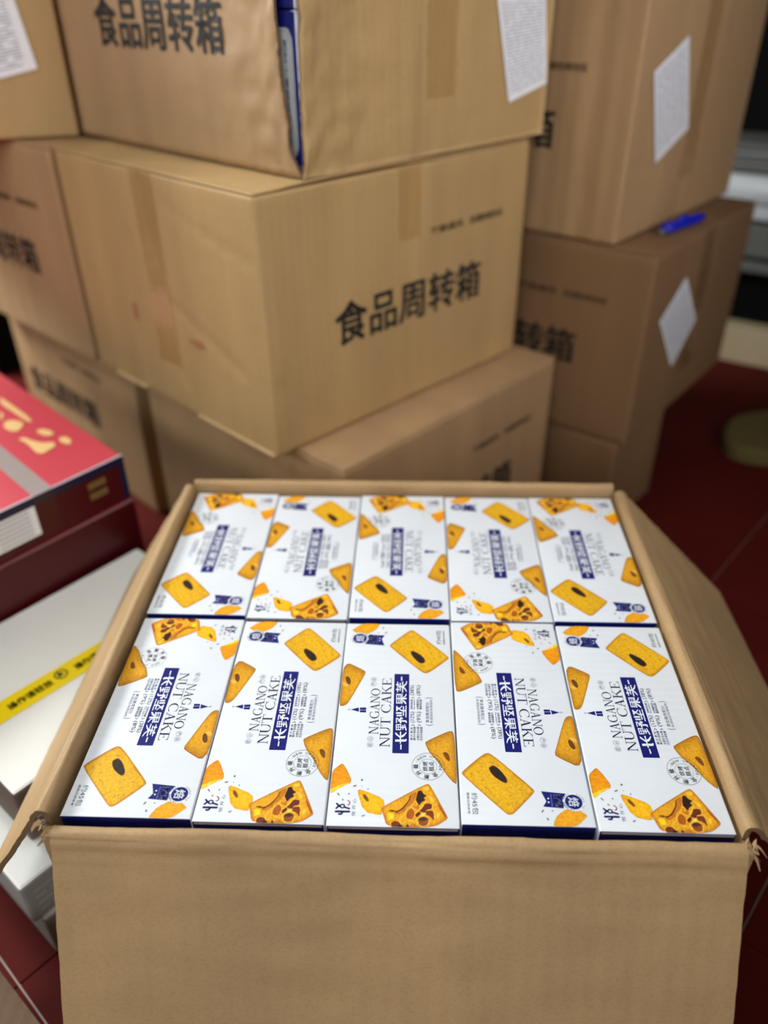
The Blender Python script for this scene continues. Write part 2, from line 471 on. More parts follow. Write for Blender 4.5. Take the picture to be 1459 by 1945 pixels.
H_N = far((.3356, .9066, .2174)); H_N = (H_N[0] + .002, H_N[1] + .0247, I_N[2] + hI + .002)
carton('tall kraft carton atop the right stack with a tilted white label beside shiny tape', H_N, radians(51.8),
       .54 * KC, .502 * KC, .385, 'L', M_kraft, 7, tape_faces=('end',), label_at=('R', H_lab), t_start=.098, print_small=True, z_shift=.006,
       creases=((0, .03, .12, .25, .10, .0015, .004), (1, .045, 0, .04, .40, -.0022, .004), (1, .075, 0, .07, .40, .002, .008), (1, .10, 0, .095, .40, -.0018, .004), (1, .15, 0, .14, .4, .0016, .012), (0, .26, 0, .26, .12, .002, .01)))
zj = I_N[2] - .002
carton('low shaded kraft carton on the floor at the bottom of the right stack', (I_N[0] - .012, I_N[1] + .008, ZF), radians(50.5),
       .50, .215, zj - ZF, 'L', M_kraft_shaded, 8, print_big=False, print_small=False, tape_faces=())

rnd = random.Random(11); M_smudge = plain('faded_red_smudge', (172, 118, 84), .7, .2)
for s0, z0, ds, dz in ((.355, .140, .006, .018), (.175, .132, .024, .007)):
    pts = chaikin([(s0 + ds * cos(a) * rnd.uniform(.7, 1.2), z0 + dz * sin(a) * rnd.uniform(.7, 1.2)) for a in [2 * pi * k / 9 for k in range(9)]], 1)
    mb = MB(); mb.poly([B_face('L', s_, z_, .0010) for s_, z_ in pts][::-1]); mb.build('red_smudge', M_smudge, B_root)
for b_ in ((-.0042, .004, .0006, .004, .20, .0046), (-.0052, .36, .0006, .004, .46, .0042)):
    mb = MB(); mb.box(*b_); mb.build('bottom_flap', M_edge_pale, B_root, bevel=.0008)

# torn top carton: face boards are built apart so that the split corner shows what is inside
C_N = (-.1342, .6884, .3670); C_yaw = radians(46.66); Ca, Cb, Ch = .607, .523, .361
DC = carton_disp(9, .0022)
def wrinkle(s, z):
    q = Vector((s * 26, z * 26, 4.2)); e = math.exp(-(s / .13) ** 2) * 1.0 + .12
    return (abs(noise.noise(q)) * .008 + abs(noise.noise(q * 2.3 + Vector((3, 1, 0)))) * .004 - .003) * e
def ridges(s, z):
    return sum(a * math.exp(-((s - c - .004 * noise.noise(Vector((z * 6, c * 90, 0)))) / w_) ** 2) for c, a, w_ in ((.13, .0014, .004), (.20, .0030, .0035), (.225, -.0012, .006), (.262, .0020, .0045), (.30, -.0012, .006), (.325, .0018, .004), (.10, -.0014, .006)))
def jag(z, base):
    return base + .0022 * noise.noise(Vector((z * 90, 1.3, base * 40))) + .0012 * noise.noise(Vector((z * 260, 7.3, 0)))
def gapL(z): return jag(z, np.interp(z, [0, .007, .028, .122, .198, .36], [.0005, .004, .021, .035, .034, .042]))
def gapR(z): return max(.0006, jag(z, np.interp(z, [0, .007, .028, .122, .198, .36], [.0006, .002, .006, .010, .0115, .016])))
def torn_surface(p, n):
    side = 'R' if abs(n.y) > .5 else 'L'
    s, z = (p.x, p.z) if side == 'R' else (p.y, p.z)
    return max(-.0016, DC(p, n) * .6 + .0012 + wrinkle(s, z) + (ridges(s, z) if side == 'R' else 0))
rootC, faceC = carton('worn kraft carton on top of the middle stack, its near corner torn open', C_N, C_yaw, Ca, Cb, Ch, 'L', M_kraft, 9, amp=.0022,
       body=False, surf=torn_surface, tape_faces=('end',), print_small=False, label_at=('R', ((.375, .195), (.493, .195), (.516, .076), (.420, .056))),
       creases=())
def torn_board(name, side, width, gap):
    ns, nz = 46, 40; vv = []; th = .004
    for layer in (0, 1):
        for i in range(ns + 1):
            for j in range(nz + 1):
                z = .0008 + (Ch - .006) * j / nz; g0 = gap(z)
                f = (i / ns) ** 1.5
                s = g0 + (width - g0 - .001) * f
                n = Vector((0, -1, 0)) if side == 'R' else Vector((-1, 0, 0))
                p = Vector((s, 0, z)) if side == 'R' else Vector((0, s, z))
                d = torn_surface(p, n) if i < ns else 0
                if i == 0: d -= .002
                if j == 0: d = min(d, .001)
                vv.append(p + n * (d if layer == 0 else d - th))
    W1 = nz + 1; T = (ns + 1) * W1; ff = []
    for i in range(ns):
        for j in range(nz):
            q = (i * W1 + j, (i + 1) * W1 + j, (i + 1) * W1 + j + 1, i * W1 + j + 1)
            ff.append(q if side == 'R' else q[::-1]); ff.append(tuple(T + k for k in (q[::-1] if side == 'R' else q)))
    for j in range(nz):
        for i in (0, ns):
            ff.append((i * W1 + j, i * W1 + j + 1, T + i * W1 + j + 1, T + i * W1 + j))
    for i in range(ns):
        for j in (0, nz):
            ff.append((i * W1 + j, (i + 1) * W1 + j, T + (i + 1) * W1 + j, T + i * W1 + j))
    mi = [0] * (2 * ns * nz) + [1] * (len(ff) - 2 * ns * nz)
    return mesh_obj(name, vv, ff, [M_kraft if side == 'L' else M_kraft_lit, M_edge], rootC, mi, smooth=True)  # right board takes the paler copy, its light put into the colour
torn_board('side_board', 'L', Ca, gapL); torn_board('side_board', 'R', Cb, gapR)
mb = MB()
mb.box(Cb - .005, .002, .001, Cb, Ca, Ch - .005); mb.box(.002, Ca - .005, .001, Cb - .006, Ca, Ch - .005); mb.box(.012, .012, .001, Cb - .006, Ca - .006, .005)
mb.build('far_boards', M_kraft, rootC)
# little torn fibres at the foot of the split
mb = MB()
for k in range(9):
    z = random.uniform(.004, .02); s = random.uniform(-.002, .006)
    p = Vector((s * .6, s * .6, z)); d = Vector((random.uniform(-.004, .004), random.uniform(-.006, .002), random.uniform(-.006, .006)))
    mb.poly([p, p + d, p + d + Vector((.002, -.001, .004)), p + Vector((.002, 0, .003))])
mb.build('torn_fibre', M_edge, rootC)
MC = Matrix.Translation(C_N) @ Matrix.Rotation(C_yaw, 4, 'Z')
for k, (z0, z1, lab) in enumerate(((.0055, .186, 'navy end of a biscuit box seen through the torn carton corner'),
                                   (.1875, .354, 'second navy biscuit box just above, at the top of the torn split'))):
    m = MB(); m.box(0, 0, 0, .24, .105, z1 - z0)
    o = m.build('biscuit_box', M_navy, None, bevel=.0015)
    o.matrix_world = MC @ Matrix.Translation((.0108, .0085, z0))
    tag(o, lab, 'biscuit box')
    if k == 0:
        pts = chaikin([(.008, .018), (.095, .018), (.095, z1 - z0 - .018), (.008, z1 - z0 - .018)], 3, .08)
        q = MB(); q.poly([(-.0006, y, z) for y, z in pts][::-1])
        in_ = [(.0515 + (y - .0515) * .93, .09 + (z - .09) * .965) for y, z in pts]
        for i in range(len(pts)):
            j = (i + 1) % len(pts); e = .5
            a0, a1 = in_[i], in_[j]
            b0 = (.0515 + (a0[0] - .0515) * .985, .09 + (a0[1] - .09) * .992); b1 = (.0515 + (a1[0] - .0515) * .985, .09 + (a1[1] - .09) * .992)
            q.poly([(-.0010, *a0), (-.0010, *a1), (-.0010, *b1), (-.0010, *b0)], 1)
        rnd = random.Random(5)
        for r_ in range(3):
            V, Fc, asp = text_mesh('\u914d\u6599\u5c0f\u9ea6\u7c89\u9e21\u86cb\u575a\u679c', .01)
            bse = len(q.v); y0 = .019 + r_ * .010
            for (x, y) in V: q.v.append((-.0010, y0 + y * .006, .15 - x * .12)); q.c.append((1, 1, 1))
            for f_ in Fc: q.f.append(tuple(bse + i for i in f_)); q.mi.append(1)
        q.build('printed_panel', [plain('silver_print', (172, 176, 178), .4, .4), plain('slate_print', (104, 104, 122), .5, .4)], o)
    e = MB(); e.box(-.0003, -.0008, 0, .24, .0004, z1 - z0)
    e.build('white_side', M_white, o)

# ------------------------------------------------------------------ printed biscuit boxes: artwork in millimetres on the 250 x 111 mm lid
ART = {"seed_cookie": [[197.2, 2.6], [176.5, 23.7], [176.3, 29.5], [214.1, 63.7], [217.2, 63.8], [238.7, 44.1], [240.0, 40.7], [239.0, 37.5], [200.4, 2.4]], "seed": [[192.5, 26.8], [189.7, 30.6], [192.8, 34.7], [197.4, 38.1], [203.6, 41.4], [207.3, 41.5], [208.4, 39.7], [205.4, 34.8], [200.9, 30.0], [196.3, 27.4]], "left_cookie": [[192.5, 110.9], [178.2, 87.4], [174.9, 87.7], [174.3, 87.5], [137.2, 101.1], [132.2, 104.2], [130.7, 107.5], [131.6, 110.9]], "left_pit": [[168.9, 107.5], [170.8, 104.8], [166.8, 101.9], [161.0, 101.2], [158.6, 102.8], [161.4, 105.5]], "left_pit_light": [[161.9, 109.9], [164.8, 108.3], [161.4, 106.0], [157.5, 103.1], [154.5, 105.5], [156.7, 108.7]], "right_cookie": [[87.4, 28.0], [89.9, 27.2], [102.5, 6.0], [101.9, 0.8], [43.2, 0.3], [46.0, 4.3], [54.7, 10.5], [66.7, 16.0], [77.2, 24.2]], "right_pit": [[77.2, 12.5], [78.8, 9.3], [75.5, 6.3], [68.8, 5.7], [67.4, 7.0], [70.6, 9.6]], "piece_a": [[53.9, 111.7], [62.9, 103.4], [62.7, 101.3], [57.5, 98.0], [43.8, 91.8], [38.9, 100.7], [31.0, 110.5]], "piece_a_rim": [[43.8, 91.8], [38.9, 100.7], [31.0, 110.5], [36.0, 111.1], [40.8, 102.4]], "piece_b": [[35.0, 87.4], [36.6, 84.4], [27.7, 64.2], [20.2, 62.9], [17.8, 65.5], [10.9, 64.9], [14.4, 80.6]], "pit_b": [[30.9, 82.1], [31.9, 80.5], [28.2, 77.5], [24.4, 76.3], [23.9, 78.2], [28.0, 81.6]], "nut_cookie": [[17.3, 65.9], [21.7, 61.5], [43.1, 28.2], [43.3, 24.9], [35.6, 21.0], [11.7, 10.1], [9.0, 10.2], [0.6, 21.8], [0.2, 60.7], [11.4, 63.7]], "piece_c": [[250.0, 75.4], [245.2, 76.7], [238.8, 80.5], [232.6, 88.9], [233.7, 99.5], [238.8, 105.2], [240.3, 104.2], [250.0, 93.9]], "ribbon": [[215.9, 69.5], [217.7, 89.9], [232.4, 86.4], [231.1, 69.5], [225.9, 72.8]], "tower": [[126.6, 98.9], [129.3, 91.5], [123.9, 91.0]], "towerbox": [[[129.1, 90.4], [129.6, 84.4], [126.5, 84.2], [126.3, 90.2]], [[125.8, 90.2], [126.0, 84.2], [123.3, 84.3], [123.4, 90.1]]], "crumbs": [[[39.7, 91.2], [40.8, 88.3], [39.7, 88.1], [38.8, 90.7]], [[46.4, 84.6], [47.4, 83.2], [45.8, 82.6], [44.9, 84.0]], [[40.0, 83.8], [40.4, 82.9], [39.5, 82.8]], [[37.1, 78.6], [37.5, 77.5], [36.2, 77.3], [36.1, 78.2]], [[31.9, 104.5], [32.3, 103.5], [30.1, 101.9], [29.4, 102.5]], [[31.8, 95.1], [32.5, 93.3], [30.7, 94.0]], [[10.2, 82.2], [11.5, 79.4], [10.6, 79.2], [9.3, 81.7]], [[236.4, 67.2], [234.1, 68.7], [234.7, 69.7], [237.1, 67.9]], [[235.1, 75.9], [234.4, 77.0], [235.3, 77.3], [235.8, 76.1]], [[242.1, 70.8], [241.7, 71.8], [243.9, 72.8], [244.2, 71.5]]], "lg": {"bars": [[13.9, 104.0], [14.0, 92.7]], "hook": [[11.5, 101.2], [11.3, 99.7], [12.3, 98.6], [13.7, 98.5]], "x1": [[21.5, 103.7], [18.7, 101.0]], "x2": [[17.0, 103.8], [19.7, 101.5]], "tail": [[18.1, 96.5], [16.9, 92.8]], "ring": [[19.2, 98.8], [19.3, 95.9], [22.6, 99.0]], "dot": [[25.5, 98.9], [25.5, 97.9]], "smile": [[24.8, 94.7], [24.3, 93.4], [22.7, 92.6], [21.1, 93.1], [20.4, 94.4]]}, "n_slice": [[14.4, 52.0], [18.4, 46.7], [24.8, 42.7], [32.7, 41.1], [35.2, 36.0], [31.3, 36.0], [25.7, 38.1], [19.4, 42.1], [14.6, 46.7], [12.1, 52.0], [13.5, 54.9]], "n_dark1": [[26.9, 36.7], [31.3, 35.7], [36.1, 34.6], [36.6, 31.6], [33.1, 30.0], [31.2, 27.0], [29.2, 30.0], [26.9, 28.1], [24.4, 32.1], [21.3, 33.5], [24.3, 35.4]], "n_br1": [[9.4, 45.1], [15.5, 44.1], [19.4, 40.4], [16.1, 37.8], [12.7, 37.5], [7.4, 39.5], [8.0, 42.1]], "n_br2": [[16.3, 33.9], [23.0, 29.5], [23.9, 26.1], [23.2, 22.8], [18.6, 22.9], [17.3, 27.6], [14.6, 28.6], [14.8, 31.6]], "n_br3": [[12.7, 37.2], [15.9, 33.5], [14.4, 32.2], [12.1, 33.6], [9.7, 36.2]], "n_br4": [[16.5, 28.3], [17.1, 22.3], [12.6, 21.1], [6.6, 21.6], [9.5, 23.1], [11.7, 25.7], [12.3, 28.0]], "n_deep": [[7.5, 35.6], [10.2, 32.9], [11.1, 29.0], [8.7, 25.4], [2.7, 26.5], [1.4, 31.7], [3.8, 34.6]], "n_deepd": [[8.3, 34.9], [9.9, 32.6], [10.6, 29.0], [8.6, 26.1], [6.6, 29.1], [6.5, 32.3]], "n_deep2": [[4.4, 57.4], [6.4, 53.9], [5.4, 50.6], [1.8, 48.0], [0.4, 49.9], [0.1, 57.0]], "n_deep3": [[0.3, 51.9], [2.8, 50.9], [2.2, 47.3], [0.2, 48.0]], "n_br5": [[0.5, 44.7], [4.2, 43.7], [0.6, 41.8]], "n_br5b": [[2.8, 41.8], [4.5, 36.9], [0.8, 35.6], [0.4, 41.5]], "n_br6": [[21.0, 39.4], [25.0, 36.1], [20.5, 33.5], [17.0, 34.8]], "n_yel": [[12.5, 61.2], [14.1, 58.6], [12.8, 54.6], [8.3, 54.5], [6.6, 59.1]], "n_yel2": [[12.9, 32.6], [14.2, 29.3], [11.9, 29.0], [11.0, 32.6]], "n_pa": [[32.5, 26.0], [30.2, 22.7], [25.6, 20.8], [24.0, 22.1], [27.0, 24.7]], "n_pb": [[15.7, 19.7], [14.3, 15.8], [10.5, 16.6], [8.9, 19.2]], "n_pc": [[38.6, 31.2], [42.0, 25.8], [37.3, 24.5], [35.5, 28.6]], "n_brn": [[26.5, 18.1], [13.0, 11.3], [10.0, 10.4], [10.7, 12.7], [21.1, 17.6]], "n_lines": [[[7.7, 50.6], [11.6, 46.0], [19.3, 43.4], [22.7, 36.8]], [[7.9, 45.4], [5.2, 37.6], [9.0, 35.6]], [[13.5, 36.8], [19.0, 31.5], [25.3, 28.1], [26.2, 26.1]], [[16.9, 27.6], [17.5, 23.0], [15.6, 21.0], [5.9, 21.0]], [[8.3, 35.6], [3.1, 34.3], [1.1, 32.4]], [[7.9, 25.1], [2.3, 26.5]], [[7.6, 51.3], [3.3, 48.0], [5.7, 44.7], [7.9, 44.7]], [[6.5, 60.7], [7.5, 55.2], [9.5, 51.3]], [[25.7, 37.4], [22.7, 35.4], [20.3, 37.4]]], "crust": [[15.8, 60.3], [16.9, 56.0], [15.5, 54.3], [16.4, 50.0], [21.5, 46.1], [26.3, 42.7], [31.9, 41.4], [31.5, 40.4], [25.6, 42.1], [20.0, 45.4], [15.6, 49.4], [14.4, 55.3]], "cracks": [[[187.1, 26.7], [186.5, 29.7], [187.3, 32.3]], [[198.2, 10.7], [203.5, 11.0]], [[212.9, 20.9], [214.5, 24.1], [217.0, 26.0]], [[214.3, 50.5], [215.9, 55.8]], [[197.6, 14.8], [197.9, 18.1]], [[198.6, 47.1], [203.7, 52.4], [208.0, 57.0]], [[227.5, 43.4], [232.9, 43.9]], [[179.8, 21.3], [182.0, 25.6]], [[228.0, 29.0], [229.6, 31.7]], [[206.8, 17.8], [204.9, 21.6]], [[222.4, 41.7], [220.6, 44.8]], [[226.5, 47.7], [229.8, 48.1]]], "title": [[[91.3, 55.5], [91.7, 46.6], [92.1, 45.5], [92.7, 45.3], [91.9, 44.9], [90.3, 45.0], [89.1, 45.7], [88.7, 55.5]], [[100.5, 51.3], [100.6, 50.1], [86.7, 50.1], [86.6, 51.2]], [[99.8, 55.6], [99.3, 54.8], [94.9, 51.1], [93.0, 51.2], [95.3, 53.4], [97.4, 55.6]], [[96.0, 50.0], [97.7, 47.7], [100.7, 45.3], [99.1, 45.1], [95.6, 47.0], [93.9, 48.7], [93.8, 50.0]], [[85.6, 50.7], [85.6, 49.5], [80.1, 49.5], [80.1, 50.7]], [[170.9, 51.3], [171.0, 50.1], [165.4, 50.0], [165.4, 51.3]], [[109.5, 55.3], [109.6, 54.4], [102.2, 54.3], [102.2, 55.2]], [[109.6, 53.2], [109.6, 52.5], [102.3, 52.5], [102.3, 53.1]], [[109.7, 51.2], [109.7, 50.2], [102.4, 50.2], [102.3, 51.1]], [[109.5, 55.3], [109.7, 50.2], [108.4, 50.2], [108.2, 55.3]], [[106.5, 55.3], [106.6, 50.2], [105.7, 50.2], [105.5, 55.3]], [[103.5, 55.2], [103.7, 50.2], [102.4, 50.2], [102.2, 55.2]], [[108.7, 49.2], [108.7, 48.2], [103.2, 48.1], [103.2, 49.2]], [[106.6, 50.2], [106.7, 46.6], [105.2, 46.6], [105.1, 50.2]], [[117.1, 55.4], [117.2, 54.4], [111.0, 54.4], [111.0, 55.3]], [[117.9, 51.6], [118.0, 50.3], [110.4, 50.2], [110.4, 51.5]], [[124.1, 55.5], [124.3, 49.8], [122.2, 49.8], [122.0, 55.5]], [[120.9, 54.8], [121.1, 49.8], [119.2, 49.7], [119.1, 54.8]], [[132.0, 55.4], [132.0, 54.3], [125.5, 54.2], [125.5, 55.3]], [[131.7, 48.9], [131.7, 47.8], [120.0, 47.8], [120.0, 48.9]], [[127.1, 49.8], [127.2, 45.4], [125.5, 45.4], [125.4, 49.8]], [[132.8, 46.4], [132.9, 45.4], [118.1, 45.4], [118.1, 46.4]], [[147.6, 55.7], [147.7, 54.8], [135.1, 54.6], [135.1, 55.5]], [[147.7, 53.5], [147.7, 52.8], [135.2, 52.7], [135.2, 53.4]], [[147.8, 51.8], [147.8, 50.9], [135.2, 50.9], [135.2, 51.7]], [[147.6, 55.7], [147.8, 50.9], [146.3, 50.9], [146.1, 55.7]], [[142.3, 55.6], [142.4, 50.9], [140.7, 50.9], [140.6, 55.6]], [[136.4, 55.5], [136.6, 50.9], [135.2, 50.9], [135.1, 55.5]], [[142.6, 50.9], [142.8, 45.4], [140.7, 45.4], [140.5, 50.9]], [[148.2, 50.5], [148.2, 49.5], [134.8, 49.4], [134.8, 50.5]], [[164.0, 55.0], [164.0, 54.1], [149.8, 54.0], [149.7, 54.8]], [[160.9, 56.1], [161.0, 53.2], [159.0, 53.2], [158.9, 56.1]], [[154.5, 56.1], [154.6, 53.1], [152.5, 53.1], [152.4, 56.0]], [[162.4, 52.5], [162.5, 51.4], [151.7, 51.3], [151.6, 52.4]], [[164.2, 50.1], [164.2, 49.0], [149.3, 48.9], [149.3, 50.0]], [[109.4, 47.5], [109.5, 46.6], [103.5, 45.1], [102.0, 45.1], [102.0, 46.1], [106.2, 46.9]], [[117.5, 54.8], [117.3, 53.6], [113.5, 51.2], [112.3, 51.7], [113.1, 52.5]], [[112.8, 53.6], [116.5, 51.9], [115.7, 51.2], [112.3, 52.7]], [[117.4, 51.3], [118.0, 49.3], [116.9, 48.7], [115.5, 49.1], [115.4, 51.0]], [[114.3, 50.2], [114.5, 46.2], [113.4, 44.9], [110.8, 45.1], [111.4, 45.9], [112.6, 46.6], [112.5, 50.2]], [[128.1, 54.2], [131.4, 50.7], [133.1, 49.8], [131.1, 49.7], [127.0, 53.3], [126.6, 54.2]], [[131.1, 54.2], [126.8, 49.8], [125.2, 49.8], [129.2, 54.2]], [[140.4, 49.3], [138.2, 46.7], [135.6, 45.6], [134.3, 45.6], [135.0, 46.7], [137.8, 49.0]], [[142.9, 49.4], [145.2, 47.2], [148.1, 46.1], [147.2, 45.4], [144.7, 46.2], [141.9, 48.8]], [[158.5, 53.6], [158.2, 49.5], [155.4, 46.8], [151.6, 45.3], [150.3, 45.8], [153.9, 47.5], [156.2, 49.7], [156.5, 53.6]], [[158.4, 49.1], [161.5, 46.8], [165.1, 45.5], [164.0, 45.0], [160.3, 45.9], [156.7, 48.5]]], "red_gold": [[[0.0895, 0.169], [0.0849, 0.1592], [0.0844, 0.1358], [0.0876, 0.1086], [0.0816, 0.0973], [0.0696, 0.1012], [0.0564, 0.1039], [0.0527, 0.1178], [0.0661, 0.1285], [0.074, 0.1468], [0.0781, 0.17]], [[0.0571, 0.1745], [0.0444, 0.1721], [0.0376, 0.1474], [0.0433, 0.1396], [0.0543, 0.1452]], [[0.0439, 0.1216], [0.0327, 0.1229], [0.0301, 0.1013], [0.0399, 0.0896], [0.0455, 0.1051]], [[0.0861, 0.2319], [0.0747, 0.2439], [0.0641, 0.2368], [0.0562, 0.2126], [0.0775, 0.193], [0.0861, 0.2075]], [[0.0664, 0.286], [0.0679, 0.2668], [0.0778, 0.2524], [0.0786, 0.2584]], [[0.0438, 0.3368], [0.0433, 0.3137], [0.0429, 0.275], [0.0425, 0.2377], [0.0456, 0.2055], [0.0512, 0.212], [0.0525, 0.2543], [0.0538, 0.2983], [0.0537, 0.3146]]], "red_tape": [0.116, 0.1456], "red_label": [0.1479, 0.2179]}
BL, BW, BH = .2490, .1105, .1780
NAVY = lin((18, 26, 110)); INK = lin((20, 22, 60)); GREY = lin((96, 98, 128)); BLK = lin((52, 52, 60)); WHT = lin((236, 240, 244))
def L3(x, y, z): return ((min(max(x, .4), 249.6) - 125) / 1000 * .996, (min(max(y, .4), 110.6) - 55.5) / 1000 * .995, BH + z / 1000)

class Print(MB):
    def flat(s, pts, col, z=.12):
        b = len(s.v); s.v += [L3(x, y, z) for x, y in pts]; s.c += [col] * len(pts)
        s.f.append(tuple(range(b, b + len(pts)))); s.mi.append(0)
    def shaded(s, pts, edge, mid, z=.12, k=.80, n=2):
        """biscuit picture: browned rim fading to a golden middle"""
        P = chaikin(pts, n, .2)
        cx = sum(p[0] for p in P) / len(P); cy = sum(p[1] for p in P) / len(P)
        b = len(s.v); N_ = len(P)
        for kk, c in ((1, edge), (.93, tuple((a * .45 + b_ * .55) for a, b_ in zip(edge, mid))), (k, mid), (.35, tuple(min(1, a * 1.06) for a in mid))):
            for (x, y) in P:
                nz = noise.noise(Vector((x * .16, y * .16, 3)))
                f_ = 1 + .10 * nz
                s.v.append(L3(cx + (x - cx) * kk, cy + (y - cy) * kk, z)); s.c.append(tuple(max(0, q * f_) for q in c))
        for r_ in range(3):
            for i in range(N_):
                j = (i + 1) % N_
                s.f.append((b + r_ * N_ + i, b + r_ * N_ + j, b + (r_ + 1) * N_ + j, b + (r_ + 1) * N_ + i)); s.mi.append(0)
        s.f.append(tuple(b + 3 * N_ + i for i in range(N_))); s.mi.append(0)
    def text(s, txt, x0, y0, x1, y1, col, z=.14, off=0.0, rot=0):
        V, Fc, asp = text_mesh(txt, off); b = len(s.v)
        for (u, v) in V:
            if rot == 0: p = (x0 + u * (x1 - x0), y0 + v * (y1 - y0))
            else:                                                     # reads down the lid's short side
                p = (x0 + v * (x1 - x0), y1 - u * (y1 - y0)) if rot == -1 else (x1 - v * (x1 - x0), y0 + u * (y1 - y0))
            s.v.append(L3(p[0], p[1], z)); s.c.append(col)
        for f_ in Fc: s.f.append(tuple(b + i for i in f_)); s.mi.append(0)
    def text_at(s, txt, cx, cy, hgt, ang, col, z=.14, off=0.0):
        V, Fc, asp = text_mesh(txt, off); b = len(s.v); wd = hgt * asp
        for (u, v) in V:
            px, py = (u - .5) * wd, (v - .5) * hgt
            s.v.append(L3(cx + px * cos(ang) - py * sin(ang), cy + px * sin(ang) + py * cos(ang), z)); s.c.append(col)
        for f_ in Fc: s.f.append(tuple(b + i for i in f_)); s.mi.append(0)
    def ring(s, cx, cy, r0, r1, col, z=.14, n=40, a0=0, a1=2 * pi):
        b = len(s.v)
        for i in range(n + 1):
            t = a0 + (a1 - a0) * i / n
            for r_ in (r0, r1): s.v.append(L3(cx + r_ * cos(t), cy + r_ * sin(t), z)); s.c.append(col)
        for i in range(n): s.f.append((b + 2 * i, b + 2 * i + 1, b + 2 * i + 3, b + 2 * i + 2)); s.mi.append(0)
    def line(s, pts, wd, col, z=.22, caps=False):
        for (x0, y0), (x1, y1) in zip(pts, pts[1:]):
            L = hypot(x1 - x0, y1 - y0) or 1; nx, ny = -(y1 - y0) / L * wd / 2, (x1 - x0) / L * wd / 2
            s.flat([(x0 + nx, y0 + ny), (x0 - nx, y0 - ny), (x1 - nx, y1 - ny), (x1 + nx, y1 + ny)], col, z)
        if caps:
            for x, y in pts: s.disc(x, y, wd / 2, col, z, 14)
    def disc(s, cx, cy, r, col, z=.12, n=36): s.flat([(cx + r * cos(2 * pi * i / n), cy + r * sin(2 * pi * i / n)) for i in range(n)], col, z)

Y_MID, Y_EDGE = lin((232, 180, 34)), lin((194, 122, 28))
O_MID, O_EDGE = lin((224, 164, 36)), lin((150, 84, 26))
BR, DK, DP = lin((176, 92, 30)), lin((74, 46, 34)), lin((112, 56, 28))
SEED_E, SEED_M = lin((70, 50, 34)), lin((44, 34, 30))

